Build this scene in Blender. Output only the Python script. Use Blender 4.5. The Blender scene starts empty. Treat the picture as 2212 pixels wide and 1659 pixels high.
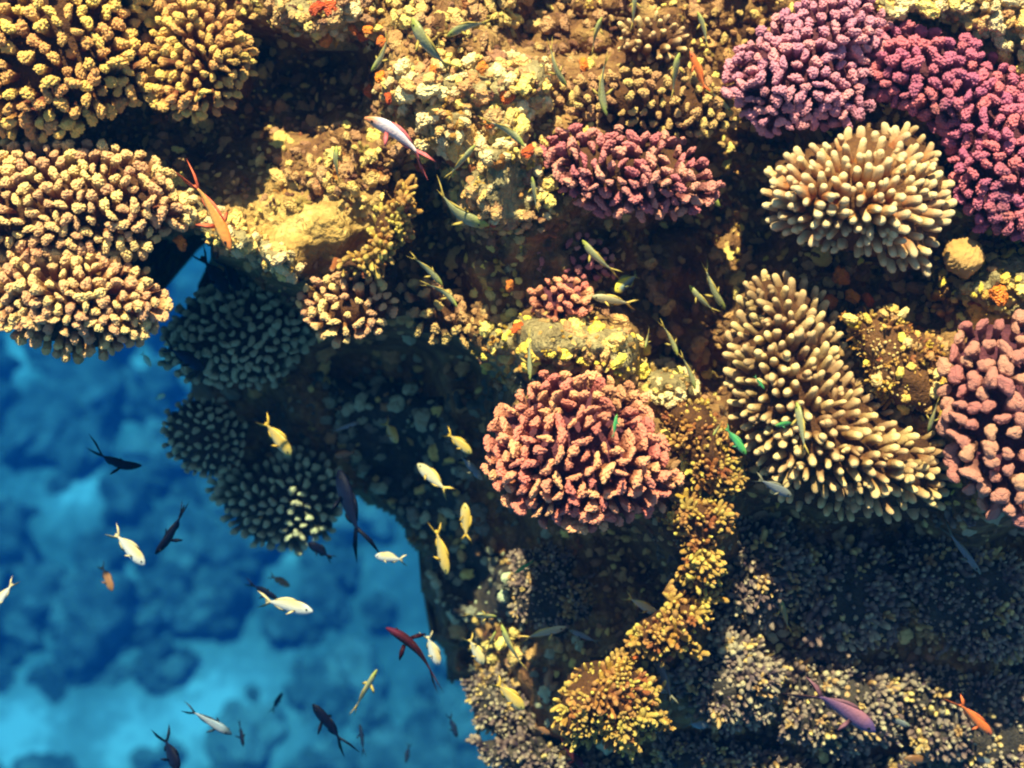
import bpy, bmesh, math, random
import numpy as np
from mathutils import Vector, Matrix, noise

# ------------------------------------------------------------------ camera, light, exposure
SC = bpy.context.scene
COL = SC.collection
PITCH = math.radians(50)                 # the camera looks down on the reef edge
DIST = 2.2                               # metres from the lens to the lit reef face
WID = 1.6                                # width of the view at that distance
SX = Vector((1, 0, 0))
SY = Vector((0, math.sin(PITCH), math.cos(PITCH)))
SZ = Vector((0, -math.cos(PITCH), math.sin(PITCH)))
ROT = Matrix((SX, SY, SZ)).transposed()  # reef frame (x right, y up the slope, z off the slope) -> world
ROT4 = ROT.to_4x4()

cam_d = bpy.data.cameras.new('camera')
cam = bpy.data.objects.new('camera', cam_d)
COL.objects.link(cam)
cam.matrix_world = Matrix.Translation(SZ * DIST) @ ROT4
cam_d.sensor_width = 36
cam_d.lens = 36 * DIST / WID
cam_d.clip_start = 0.05
cam_d.clip_end = 200
cam_d.dof.use_dof = True
cam_d.dof.focus_distance = DIST - 0.04
cam_d.dof.aperture_fstop = 2.6
SC.camera = cam

sun_dir = (ROT @ Vector((-0.12, 0.70, 0.70))).normalized()     # towards the sun
sun_d = bpy.data.lights.new('sun', 'SUN')
sun_d.energy = 5.0
sun_d.angle = math.radians(0.6)
sun_d.color = (1.0, 0.80, 0.52)
sun = bpy.data.objects.new('sun', sun_d)
COL.objects.link(sun)
sun.rotation_euler = sun_dir.to_track_quat('Z', 'Y').to_euler()
sun.location = sun_dir * 6

world = bpy.data.worlds.new('World')
SC.world = world
world.use_nodes = True
wn = world.node_tree.nodes
wl = world.node_tree.links
sky = wn.new('ShaderNodeTexSky')
sky.sky_type = 'NISHITA'
sky.sun_disc = False
sky.sun_elevation = math.asin(sun_dir.z)
sky.sun_rotation = math.atan2(sun_dir.x, sun_dir.y)
bg = wn['Background']
bg.inputs['Strength'].default_value = 0.05
wl.new(sky.outputs[0], bg.inputs['Color'])

SC.view_settings.view_transform = 'Standard'
SC.view_settings.look = 'None'
SC.view_settings.exposure = 1.42
SC.view_settings.gamma = 1.0
SC.view_settings.use_curve_mapping = False
SC.cycles.filter_width = 2.1
SC.cycles.use_denoising = True
SC.cycles.max_bounces = 5
SC.cycles.diffuse_bounces = 2
SC.cycles.volume_bounces = 1
SC.cycles.sample_clamp_indirect = 4.0

# ------------------------------------------------------------------ helpers
K = 1.808                                # layout units (2212 across) -> photo pixels


def pt(u, v, z):
    """Layout position (2212 x 1659 units across the reef face) and height off it -> world."""
    d = (DIST - z) / DIST
    m = WID / 2212.0
    return ROT @ Vector(((u - 1106) * m * d, (829.5 - v) * m * d, z))


UNIT = WID / 2212.0


def put(name, mesh, mat=None, parent=None, mw=None):
    o = bpy.data.objects.new(name, mesh)
    COL.objects.link(o)
    if mat is not None and mesh is not None and not mesh.materials:
        mesh.materials.append(mat)
    if parent is not None:
        o.parent = parent
    if mw is not None:
        o.matrix_basis = mw
    return o


def thing(name, loc, label, cat, group=None):
    o = bpy.data.objects.new(name, None)
    COL.objects.link(o)
    o.empty_display_size = 0.02
    o.location = loc
    tag(o, label, cat, group)
    return o


def tag(o, label, cat, group=None):
    o['label'] = label
    o['category'] = cat
    if group:
        o['group'] = group


def pydata(name, verts, faces, smooth=True):
    me = bpy.data.meshes.new(name)
    me.from_pydata([tuple(v) for v in verts], [], faces)
    if smooth:
        me.polygons.foreach_set('use_smooth', [True] * len(me.polygons))
    me.update()
    return me


def ico(sub):
    bm = bmesh.new()
    bmesh.ops.create_icosphere(bm, subdivisions=sub, radius=1)
    bm.verts.ensure_lookup_table()
    vs = [v.co.copy() for v in bm.verts]
    fs = [tuple(v.index for v in f.verts) for f in bm.faces]
    bm.free()
    return vs, fs


ICO4 = ico(5)
ICO3 = ico(4)
ICO2 = ico(3)

# ------------------------------------------------------------------ materials


def new_mat(name, rough=0.7):
    m = bpy.data.materials.new(name)
    m.use_nodes = True
    n = m.node_tree.nodes
    b = n['Principled BSDF']
    b.inputs['Roughness'].default_value = rough
    b.inputs['Specular IOR Level'].default_value = 0.25
    return m, n, m.node_tree.links, b


def ramp(n, stops, interp='LINEAR'):
    r = n.new('ShaderNodeValToRGB')
    r.color_ramp.interpolation = interp
    e = r.color_ramp.elements
    while len(e) < len(stops):
        e.new(0.5)
    for k, (p, c) in enumerate(stops):
        e[k].position = p
        e[k].color = (*c, 1)
    return r


def coral_mat(name, low, tip, span=(-1.7, 0.25), nz=9.0, var=0.16, hue=0.02, spots=None):
    """living coral tissue: body colour with shade painted down the stalk, paler growing tips, polyp speckle, each branch a little different"""
    m, n, l, b = new_mat(name, 0.5)
    b.inputs['Specular IOR Level'].default_value = 0.4
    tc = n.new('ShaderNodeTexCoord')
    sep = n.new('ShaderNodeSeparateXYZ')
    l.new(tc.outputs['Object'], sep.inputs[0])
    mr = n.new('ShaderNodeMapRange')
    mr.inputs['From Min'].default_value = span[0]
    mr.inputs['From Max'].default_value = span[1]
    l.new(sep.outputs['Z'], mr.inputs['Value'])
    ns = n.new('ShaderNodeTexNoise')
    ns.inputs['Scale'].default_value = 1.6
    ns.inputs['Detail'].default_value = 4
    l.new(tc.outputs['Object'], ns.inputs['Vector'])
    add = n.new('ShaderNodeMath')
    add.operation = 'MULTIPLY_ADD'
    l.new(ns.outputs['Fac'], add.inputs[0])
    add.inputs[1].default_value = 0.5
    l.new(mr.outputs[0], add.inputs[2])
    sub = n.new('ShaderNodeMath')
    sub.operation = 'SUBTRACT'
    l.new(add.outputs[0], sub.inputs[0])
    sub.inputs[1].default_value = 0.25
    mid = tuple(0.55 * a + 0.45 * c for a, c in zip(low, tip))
    r = ramp(n, [(0.0, low), (0.55, mid), (0.92, tip)])  # low colour: brown tissue plus shade painted in towards the base
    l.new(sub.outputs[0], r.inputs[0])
    vor = n.new('ShaderNodeTexVoronoi')
    vor.inputs['Scale'].default_value = nz
    l.new(tc.outputs['Object'], vor.inputs['Vector'])
    vr = ramp(n, [(0.0, (0.74, 0.72, 0.68)), (0.30, (1, 1, 1))])
    l.new(vor.outputs['Distance'], vr.inputs[0])
    mx = n.new('ShaderNodeMix')
    mx.data_type = 'RGBA'
    mx.blend_type = 'MULTIPLY'
    mx.inputs[0].default_value = 0.8
    l.new(r.outputs[0], mx.inputs[6])
    l.new(vr.outputs[0], mx.inputs[7])
    alg = n.new('ShaderNodeTexNoise')
    alg.inputs['Scale'].default_value = 9.0
    alg.inputs['Detail'].default_value = 3
    gm = n.new('ShaderNodeNewGeometry')
    l.new(gm.outputs['Position'], alg.inputs['Vector'])
    ar = ramp(n, [(0.60, (0, 0, 0)), (0.72, (1, 1, 1))])
    l.new(alg.outputs['Fac'], ar.inputs[0])
    am = n.new('ShaderNodeMath')
    am.operation = 'MULTIPLY'
    l.new(ar.outputs[0], am.inputs[0])
    am.inputs[1].default_value = 0.55
    dull = n.new('ShaderNodeMix')
    dull.data_type = 'RGBA'
    l.new(am.outputs[0], dull.inputs[0])
    l.new(mx.outputs[2], dull.inputs[6])
    dull.inputs[7].default_value = (low[0] * .7 + .05, low[1] * .8 + .06, low[2] * .8 + .02, 1)
    oi = n.new('ShaderNodeObjectInfo')
    hs = n.new('ShaderNodeHueSaturation')
    v1 = n.new('ShaderNodeMapRange')
    v1.inputs['To Min'].default_value = 1 - var
    v1.inputs['To Max'].default_value = 1 + var
    l.new(oi.outputs['Random'], v1.inputs['Value'])
    l.new(v1.outputs[0], hs.inputs['Value'])
    v2 = n.new('ShaderNodeMath')
    v2.operation = 'MULTIPLY_ADD'
    l.new(oi.outputs['Random'], v2.inputs[0])
    v2.inputs[1].default_value = hue * 2
    v2.inputs[2].default_value = 0.5 - hue
    l.new(v2.outputs[0], hs.inputs['Hue'])
    l.new(dull.outputs[2], hs.inputs['Color'])
    l.new(hs.outputs[0], b.inputs['Base Color'])
    bp = n.new('ShaderNodeBump')
    bp.inputs['Strength'].default_value = 0.5
    bp.inputs['Distance'].default_value = 0.1
    l.new(vor.outputs['Distance'], bp.inputs['Height'])
    l.new(bp.outputs[0], b.inputs['Normal'])
    return m


def rock_mat(name, cols, scale=14.0, bump=0.02, pale=None):
    m, n, l, b = new_mat(name, 0.85)
    tc = n.new('ShaderNodeTexCoord')
    n1 = n.new('ShaderNodeTexNoise')
    n1.inputs['Scale'].default_value = scale
    n1.inputs['Detail'].default_value = 9
    n1.inputs['Roughness'].default_value = 0.65
    l.new(tc.outputs['Object'], n1.inputs['Vector'])
    r = ramp(n, [(0.30, cols[0]), (0.46, cols[1]), (0.58, cols[2]), (0.72, cols[3])])
    l.new(n1.outputs['Fac'], r.inputs[0])
    base_out = r.outputs[0]
    if pale:
        r2 = ramp(n, [(0.30, pale[0]), (0.46, pale[1]), (0.58, pale[2]), (0.72, pale[3])])
        l.new(n1.outputs['Fac'], r2.inputs[0])
        at = n.new('ShaderNodeAttribute')
        at.attribute_name = 'pale'
        pm = n.new('ShaderNodeMix')
        pm.data_type = 'RGBA'
        l.new(at.outputs['Fac'], pm.inputs[0])
        l.new(r.outputs[0], pm.inputs[6])
        l.new(r2.outputs[0], pm.inputs[7])
        base_out = pm.outputs[2]
    vo = n.new('ShaderNodeTexVoronoi')
    vo.inputs['Scale'].default_value = scale * 6
    l.new(tc.outputs['Object'], vo.inputs['Vector'])
    vr = ramp(n, [(0.0, (1, 1, 1)), (0.7, (0.55, 0.52, 0.48))])
    l.new(vo.outputs['Distance'], vr.inputs[0])
    mx = n.new('ShaderNodeMix')
    mx.data_type = 'RGBA'
    mx.blend_type = 'MULTIPLY'
    mx.inputs[0].default_value = 0.7
    l.new(base_out, mx.inputs[6])
    l.new(vr.outputs[0], mx.inputs[7])
    l.new(mx.outputs[2], b.inputs['Base Color'])
    n2 = n.new('ShaderNodeTexNoise')
    n2.inputs['Scale'].default_value = scale * 7
    n2.inputs['Detail'].default_value = 8
    l.new(tc.outputs['Object'], n2.inputs['Vector'])
    bp = n.new('ShaderNodeBump')
    bp.inputs['Strength'].default_value = 0.9
    bp.inputs['Distance'].default_value = bump
    l.new(n2.outputs['Fac'], bp.inputs['Height'])
    l.new(bp.outputs[0], b.inputs['Normal'])
    return m


M = {}
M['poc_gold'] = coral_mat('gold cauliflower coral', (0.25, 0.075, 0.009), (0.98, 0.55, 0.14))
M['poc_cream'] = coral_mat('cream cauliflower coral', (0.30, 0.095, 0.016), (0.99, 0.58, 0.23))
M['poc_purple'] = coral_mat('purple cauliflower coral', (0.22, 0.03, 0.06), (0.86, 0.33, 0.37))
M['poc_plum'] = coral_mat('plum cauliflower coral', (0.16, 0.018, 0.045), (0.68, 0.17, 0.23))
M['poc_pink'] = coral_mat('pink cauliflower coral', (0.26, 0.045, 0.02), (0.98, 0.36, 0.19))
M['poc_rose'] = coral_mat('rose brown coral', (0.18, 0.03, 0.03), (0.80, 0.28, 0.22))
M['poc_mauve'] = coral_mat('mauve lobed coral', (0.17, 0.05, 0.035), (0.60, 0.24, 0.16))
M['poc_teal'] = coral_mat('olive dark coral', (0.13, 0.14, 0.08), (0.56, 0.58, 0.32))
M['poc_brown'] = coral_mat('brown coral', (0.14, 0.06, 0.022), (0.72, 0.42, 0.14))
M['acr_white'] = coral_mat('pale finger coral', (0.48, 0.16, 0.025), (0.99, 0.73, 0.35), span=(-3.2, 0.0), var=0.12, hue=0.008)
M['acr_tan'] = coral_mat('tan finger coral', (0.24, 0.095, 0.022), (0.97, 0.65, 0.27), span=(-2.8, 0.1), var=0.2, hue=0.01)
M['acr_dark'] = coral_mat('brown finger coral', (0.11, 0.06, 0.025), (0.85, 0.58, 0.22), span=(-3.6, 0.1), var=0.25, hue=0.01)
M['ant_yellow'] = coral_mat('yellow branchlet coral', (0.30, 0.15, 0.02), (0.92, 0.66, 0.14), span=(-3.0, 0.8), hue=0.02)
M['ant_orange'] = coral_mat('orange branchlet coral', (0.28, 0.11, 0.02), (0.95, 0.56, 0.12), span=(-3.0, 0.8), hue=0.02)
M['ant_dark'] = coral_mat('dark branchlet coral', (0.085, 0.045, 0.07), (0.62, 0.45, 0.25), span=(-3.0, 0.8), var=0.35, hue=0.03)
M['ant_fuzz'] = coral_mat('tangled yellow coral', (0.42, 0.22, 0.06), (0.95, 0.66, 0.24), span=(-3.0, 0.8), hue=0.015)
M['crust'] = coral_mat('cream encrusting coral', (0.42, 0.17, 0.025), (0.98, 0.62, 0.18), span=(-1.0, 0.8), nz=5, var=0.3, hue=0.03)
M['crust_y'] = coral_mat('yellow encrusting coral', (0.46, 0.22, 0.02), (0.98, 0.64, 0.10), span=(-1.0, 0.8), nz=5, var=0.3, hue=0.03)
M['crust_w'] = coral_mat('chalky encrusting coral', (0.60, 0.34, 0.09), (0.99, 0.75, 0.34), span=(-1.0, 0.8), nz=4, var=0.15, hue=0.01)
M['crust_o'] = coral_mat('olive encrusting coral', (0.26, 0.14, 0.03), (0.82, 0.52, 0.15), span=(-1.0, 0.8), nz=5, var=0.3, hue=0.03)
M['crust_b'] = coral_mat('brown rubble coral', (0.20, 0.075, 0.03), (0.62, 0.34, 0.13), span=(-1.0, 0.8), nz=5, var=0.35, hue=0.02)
M['crust_shade'] = coral_mat('shade-darkened crust', (0.08, 0.08, 0.055), (0.32, 0.30, 0.18), span=(-1.0, 0.8), nz=5, var=0.35, hue=0.03)  # olive crust darkened to imitate shade on the lower-left wall
M['sponge'] = coral_mat('orange sponge', (0.42, 0.06, 0.008), (0.92, 0.20, 0.02), span=(-1.0, 0.8), nz=4, var=0.25, hue=0.015)
M['rock'] = rock_mat('reef rock', [(0.11, 0.042, 0.02), (0.26, 0.115, 0.038), (0.42, 0.22, 0.07), (0.62, 0.40, 0.13)], pale=[(0.42, 0.22, 0.045), (0.62, 0.37, 0.09), (0.80, 0.53, 0.15), (0.94, 0.72, 0.28)])
M['ledge'] = rock_mat('ledge rock', [(0.30, 0.21, 0.09), (0.44, 0.33, 0.14), (0.58, 0.46, 0.20), (0.74, 0.62, 0.34)], 18)
M['mound'] = rock_mat('sunken coral mound', [(0.06, 0.065, 0.06), (0.11, 0.115, 0.10), (0.20, 0.20, 0.17), (0.36, 0.35, 0.30)], 1.4, 0.1)

# ------------------------------------------------------------------ depth of the reef face
CTRL = [
    (60, 60, -.06), (250, 60, -.06), (430, 120, -.08), (60, 250, -.1), (250, 290, -.30), (60, 300, -.25), (420, 300, -.32),
    (640, 190, -.50), (580, 130, -.42), (720, 150, -.42), (560, 250, -.42), (700, 40, -.02), (620, 20, -.05),
    (100, 420, -.05), (250, 450, -.05), (100, 640, -.06), (-200, 400, -.1), (-200, 50, -.1), (380, 350, -.16), (330, 480, -.12),
    (650, 400, -.09), (560, 330, -.17), (760, 330, -.09), (700, 500, -.04), (620, 560, -.03), (500, 500, -.06), (430, 450, -.10), (820, 450, -.07), (480, 400, -.12),
    (925, 430, -.36), (935, 530, -.38), (930, 600, -.40), (700, 640, -.10), (820, 620, -.14), (940, 670, -.22),
    (600, 700, -.62), (480, 640, -.66), (900, 800, -.62), (760, 800, -.66), (500, 900, -.74), (600, 1050, -.78), (1000, 800, -.5), (1000, 950, -.52),
    (850, 1000, -.72), (950, 1150, -.68), (1000, 1250, -.66), (1000, 1400, -.68), (1080, 1400, -.52), (1060, 1550, -.58),
    (860, 30, -.02), (1000, 100, .0), (1050, 0, -.08), (900, 170, .02), (1150, 180, .02), (1250, 60, -.26), (1180, 60, -.22), (1320, 80, -.2), (1420, 70, -.08), (1620, 60, -.18), (1550, 130, -.2),
    (950, 270, .05), (1100, 320, .04), (1050, 430, .02), (1150, 460, .0), (1080, 570, -.06), (1200, 560, -.10), (1200, 650, -.08), (1300, 560, -.2),
    (1460, 520, -.42), (1500, 650, -.46), (1440, 780, -.42), (1600, 480, -.42), (1610, 400, -.40), (1380, 620, -.34), (1540, 820, -.4), (1600, 330, -.25),
    (1360, 380, -.04), (1250, 330, .0), (1450, 220, -.06), (1300, 200, -.02), (1200, 750, .0), (1330, 760, -.02), (1050, 740, -.1),
    (1250, 950, .02), (1150, 950, .0), (1380, 1000, .0), (1030, 1100, -.55), (1250, 1220, -.34), (1150, 1260, -.38), (1350, 1230, -.36), (1040, 1180, -.6),
    (1500, 960, -.06), (1450, 830, -.06), (1500, 1150, -.10), (1400, 1300, -.32), (1480, 1370, -.16), (1300, 1510, -.2), (1200, 1430, -.4),
    (1750, 130, .0), (1900, 200, -.02), (2100, 250, -.02), (1850, 430, .0), (2000, 60, .0), (2180, 60, .02), (2150, 430, -.06), (2080, 560, -.08),
    (1950, 640, -.16), (1780, 620, -.12), (1900, 770, -.02), (2000, 830, -.04), (1690, 740, -.02), (1640, 860, -.05), (1850, 1000, .0), (1700, 1000, -.04), (2150, 900, .06), (2150, 620, -.04), (2150, 1100, .0),
    (1900, 1190, -.34), (1700, 1180, -.28), (1600, 1300, -.26), (1800, 1330, -.3), (2050, 1260, -.3), (2180, 1190, -.34), (2100, 1400, -.3), (1550, 1450, -.26),
    (1750, 1500, -.34), (2050, 1550, -.38), (1900, 1600, -.42), (1600, 1620, -.42), (1350, 1640, -.42), (2300, 1550, -.5), (2300, 900, .0), (2300, 300, -.05),
]
CT = np.array(CTRL, float)
_up = (CT[:, 2] < -.15) & ((CT[:, 0] > 1050) | (CT[:, 1] < 620)) & (CT[:, 1] < 900)
CT[_up, 2] = -.15 + (CT[_up, 2] + .15) * .6


def zbase(u, v):
    u = np.atleast_1d(np.asarray(u, float))
    v = np.atleast_1d(np.asarray(v, float))
    out = np.empty(u.shape)
    for a in range(0, len(u), 4000):
        d2 = (u[a:a + 4000, None] - CT[None, :, 0]) ** 2 + (v[a:a + 4000, None] - CT[None, :, 1]) ** 2 + 700.0
        w = 1.0 / d2 ** 2
        out[a:a + 4000] = (w * CT[None, :, 2]).sum(1) / w.sum(1)
    return out


def poly_dist(poly, u, v):
    """signed distance to a polygon (inside positive) and the nearest edge point"""
    P = np.array(poly, float)
    Q = np.roll(P, -1, axis=0)
    p = np.stack([u, v], 1)
    e = Q - P
    best = np.full(len(p), 1e18)
    near = np.zeros_like(p)
    inside = np.zeros(len(p), bool)
    for k in range(len(P)):
        w = p - P[k]
        t = np.clip((w @ e[k]) / (e[k] @ e[k]), 0, 1)
        q = P[k] + t[:, None] * e[k]
        d = ((p - q) ** 2).sum(1)
        upd = d < best
        best[upd] = d[upd]
        near[upd] = q[upd]
        y0, y1 = P[k, 1], Q[k, 1]
        c = ((y0 > p[:, 1]) != (y1 > p[:, 1]))
        with np.errstate(divide='ignore', invalid='ignore'):
            xc = P[k, 0] + (p[:, 1] - y0) / (y1 - y0) * e[k, 0]
        inside ^= c & (p[:, 0] < xc)
    d = np.sqrt(best)
    return np.where(inside, d, -d), near


# ------------------------------------------------------------------ the setting: reef rock
ROCK = [(-420, -420), (2700, -420), (2700, 1900), (2150, 1730), (1700, 1670), (1300, 1640), (1150, 1600), (1040, 1570), (975, 1430), (935, 1330),
        (905, 1240), (850, 1150), (770, 1085), (650, 1120), (560, 1125), (490, 1080), (440, 1000), (400, 930), (405, 850), (390, 760), (425, 660),
        (440, 570), (415, 525), (350, 515), (305, 575), (270, 650), (200, 690), (50, 680), (-420, 640)]


def rock_z(u, v, z):
    """height of the rough rock surface"""
    soft = math.exp(-(((u - 670) / 150) ** 2 + ((v - 500) / 75) ** 2))     # the smooth worn top of the ledge
    q = Vector((u * 0.011, v * 0.011, 3.1))
    n1 = noise.fractal(q * 0.8, 0.9, 2.1, 5)
    f = noise.voronoi(q * 1.7 + Vector((n1, n1, 0)) * 0.25)[0][0]
    f2 = noise.voronoi(q * 4.2)[0][0]
    a = 1 - 0.72 * soft
    return z + a * (0.035 * n1 + 0.050 * (0.35 - f) + 0.016 * (0.4 - f2)) + 0.008 * noise.noise(q * 7)


PALE = [(660, 490, 190, 100, 1.0), (950, 285, 90, 60, .9), (1080, 400, 120, 90, .6), (1000, 180, 160, 70, .5), (2080, 30, 200, 80, .8), (700, 330, 170, 60, .45), (1200, 740, 160, 60, .5), (1900, 770, 100, 90, .5), (700, 30, 120, 50, .4)]


def build_rock():
    st = 7.0
    us = np.arange(-420, 2701, st)
    vs = np.arange(-420, 1901, st)
    U, V = np.meshgrid(us, vs)
    u = U.ravel()
    v = V.ravel()
    z = zbase(u, v)
    d, _ = poly_dist(ROCK, u, v)
    d = d + np.array([42 * noise.fractal(Vector((a * .012, b * .012, 9)), 1, 2, 4) if abs(c) < 80 else 0 for a, b, c in zip(u, v, d)])
    ok = d > 0
    edge = np.clip(1 - d / 55.0, 0, 1)
    z = z - 0.25 * edge ** 2
    idx = -np.ones(len(u), int)
    verts = []
    pale = []
    for k in np.nonzero(ok)[0]:
        idx[k] = len(verts)
        verts.append(pt(u[k], v[k], rock_z(u[k], v[k], z[k])))
        pale.append(min(1.0, sum(w * math.exp(-((u[k] - a) / e) ** 2 - ((v[k] - b) / f) ** 2) for a, b, e, f, w in PALE)))
    W = len(us)
    faces = []
    okg = ok.reshape(U.shape)
    for j in range(len(vs) - 1):
        for i in range(W - 1):
            if okg[j, i] and okg[j, i + 1] and okg[j + 1, i] and okg[j + 1, i + 1]:
                faces.append((idx[j * W + i], idx[(j + 1) * W + i], idx[(j + 1) * W + i + 1], idx[j * W + i + 1]))
    me = pydata('reef_rock', verts, faces)
    at = me.color_attributes.new('pale', 'FLOAT_COLOR', 'POINT')
    at.data.foreach_set('color', [c for p in pale for c in (p, p, p, 1)])
    # flanks: the rock goes on down into the deep behind its edge
    bm = bmesh.new()
    bm.from_mesh(me)
    be = [e for e in bm.edges if e.is_boundary]
    back = (ROT @ Vector((0.0, 0.28, -1))).normalized()
    for step in (0.25, 0.5, 0.9):
        r = bmesh.ops.extrude_edge_only(bm, edges=be)
        nv = [g for g in r['geom'] if isinstance(g, bmesh.types.BMVert)]
        be = [g for g in r['geom'] if isinstance(g, bmesh.types.BMEdge) and g.is_boundary]
        for w in nv:
            w.co += back * step + noise.noise_vector(w.co * 6) * 0.06
    for f in bm.faces:
        f.smooth = True
    bmesh.ops.recalc_face_normals(bm, faces=bm.faces)
    bm.to_mesh(me)
    bm.free()
    return me


rock = put('reef_rock', build_rock(), M['rock'])
rock['kind'] = 'structure'

# ------------------------------------------------------------------ the deep seabed
SEA_Z = -20.0
SAND = [(240, 1310, .95), (450, 1550, 1.5), (300, 1610, 1.1), (20, 1600, 1.2), (270, 830, 1.0), (170, 1060, .7), (20, 780, .8), (640, 1180, .5), (820, 1640, .7)]


def ray_floor(u, v, zf):
    o = SZ * DIST
    d = (pt(u, v, 0) - o).normalized()
    t = (zf - o.z) / d.z
    return o + d * t


SPOT = [(ray_floor(u, v, SEA_Z), r) for u, v, r in SAND]


def build_seabed():
    verts = []
    n = 260
    S = 36.0
    for j in range(n + 1):
        for i in range(n + 1):
            x = -S + 2 * S * i / n
            y = -S + 12 + 2 * S * j / n
            q = Vector((x, y, 0.7))
            sand = max([math.exp(-((x - p.x) ** 2 + (y - p.y) ** 2) / (r * r)) for p, r in SPOT])
            h = 0.45 * noise.fractal(q * 0.5, 0.8, 2.0, 5) + 0.3 * (0.5 - noise.voronoi(q * 1.1)[0][0])
            verts.append((x, y, SEA_Z + h * (1 - 0.85 * sand)))
    faces = [(j * (n + 1) + i, j * (n + 1) + i + 1, (j + 1) * (n + 1) + i + 1, (j + 1) * (n + 1) + i) for j in range(n) for i in range(n)]
    me = pydata('seabed', verts, faces)
    at = me.color_attributes.new('sand', 'FLOAT_COLOR', 'POINT')
    vals = []
    for x, y, z in verts:
        s = max([math.exp(-((x - p.x) ** 2 + (y - p.y) ** 2) / (r * r * 1.1)) for p, r in SPOT])
        s = max(s, 0.35 * max(0, noise.noise(Vector((x * 1.1, y * 1.1, 5))) * 1.5))
        vals += [s, s, s, 1]
    at.data.foreach_set('color', vals)
    return me


def seabed_mat():
    m, n, l, b = new_mat('seabed sand and rubble', 0.9)
    at = n.new('ShaderNodeAttribute')
    at.attribute_name = 'sand'
    tc = n.new('ShaderNodeTexCoord')
    ns = n.new('ShaderNodeTexNoise')
    ns.inputs['Scale'].default_value = 3.6
    ns.inputs['Detail'].default_value = 6
    l.new(tc.outputs['Object'], ns.inputs['Vector'])
    ad = n.new('ShaderNodeMath')
    ad.operation = 'ADD'
    l.new(at.outputs['Fac'], ad.inputs[0])
    mu = n.new('ShaderNodeMath')
    mu.operation = 'MULTIPLY_ADD'
    l.new(ns.outputs['Fac'], mu.inputs[0])
    mu.inputs[1].default_value = 1.1
    mu.inputs[2].default_value = -0.55
    l.new(mu.outputs[0], ad.inputs[1])
    r = ramp(n, [(0.05, (0.09, 0.10, 0.09)), (0.35, (0.17, 0.18, 0.16)), (0.65, (0.22, 0.23, 0.21)), (0.95, (0.40, 0.40, 0.37))])
    l.new(ad.outputs[0], r.inputs[0])
    l.new(r.outputs[0], b.inputs['Base Color'])
    return m


sea = put('seabed', build_seabed(), seabed_mat())
sea['kind'] = 'structure'

# ------------------------------------------------------------------ coral piece shapes (shared by all branches)


def knob_mesh(seed, flat=0.72, stalk=4.2, cap=0.75, bump=0.23, freq=2.6, taper=0.5, lob=0.16):
    """a blunt cauliflower-coral branch end: tapering stalk, flattened lobed head, round warts all over"""
    rnd = random.Random(seed)
    off = Vector((rnd.uniform(-50, 50), rnd.uniform(-50, 50), rnd.uniform(-50, 50)))
    vs, fs = ICO4
    p1, p2 = rnd.uniform(0, 6.28), rnd.uniform(0, 6.28)
    a, b = 1.0, flat * rnd.uniform(0.85, 1.15)
    bend = Vector((rnd.uniform(-.3, .3), rnd.uniform(-.3, .3), 0))
    out = []
    for n in vs:
        ph = math.atan2(n.y, n.x)
        k = 1 + lob * math.sin(2 * ph + p1) + lob * 0.7 * math.sin(3 * ph + p2)
        if n.z < 0:
            t = -n.z
            # squeeze the lower half of the ball into a stalk
            rr = math.sqrt(max(1e-6, 1 - n.z * n.z))
            want = (1 - taper * t) if t < 0.96 else rr
            s = want / max(rr, 1e-3) if t < 0.96 else 1.0
            s = min(s, 3.2)
            c = Vector((n.x * a * k * s, n.y * b * k * s, -t * t * stalk)) + bend * t * t * 1.5
        else:
            c = Vector((n.x * a * k, n.y * b * k, n.z * cap))
        nn = Vector((c.x / a, c.y / b, max(c.z, 0) / cap if c.z > 0 else 0.0))
        if nn.length > 1e-6:
            nn.normalize()
        f = noise.voronoi((c + off) * freq)[0][0]
        w = math.sqrt(max(0.0, 1 - (f / 0.62) ** 2)) - 0.5
        wide = 1.0 if n.z > -0.5 else 0.6
        c += nn * (bump * w * 1.3 * wide + 0.08 * noise.noise((c + off) * 1.1))
        out.append(c)
    return pydata('knob', out, fs)


def finger_parts(rnd, L=5.0, r0=1.0, r1=0.62, bendk=0.5, rows=15, segs=11, off=None, bumpy=0.10):
    bend = Vector((rnd.uniform(-1, 1), rnd.uniform(-1, 1), 0)) * bendk
    verts, faces = [], []
    off = off or Vector((rnd.uniform(-50, 50), rnd.uniform(-50, 50), 7))
    for j in range(rows):
        t = j / (rows - 1)
        if t < 0.84:
            s = t / 0.84
            z = -L + s * (L - r1)
            r = r0 + (r1 - r0) * s
        else:
            a = (t - 0.84) / 0.16 * math.pi / 2
            z = -r1 + math.sin(a) * r1 * 1.15
            r = r1 * math.cos(a) if j < rows - 1 else 0.02
        cx = bend * ((z + L) / L) ** 2 - bend
        for i in range(segs):
            ph = i / segs * 2 * math.pi + 0.2 * j
            c = Vector((math.cos(ph) * r, math.sin(ph) * r, z)) + cx
            f = noise.voronoi((c + off) * 2.2)[0][0]
            c += Vector((math.cos(ph), math.sin(ph), 0)) * (bumpy * (0.5 - f) * (1 if j < rows - 2 else 0.2)) * 1.6
            verts.append(c)
    for j in range(rows - 1):
        for i in range(segs):
            faces.append((j * segs + i, j * segs + (i + 1) % segs, (j + 1) * segs + (i + 1) % segs, (j + 1) * segs + i))
    faces.append(tuple(range((rows - 1) * segs, rows * segs)))
    return verts, faces


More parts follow.
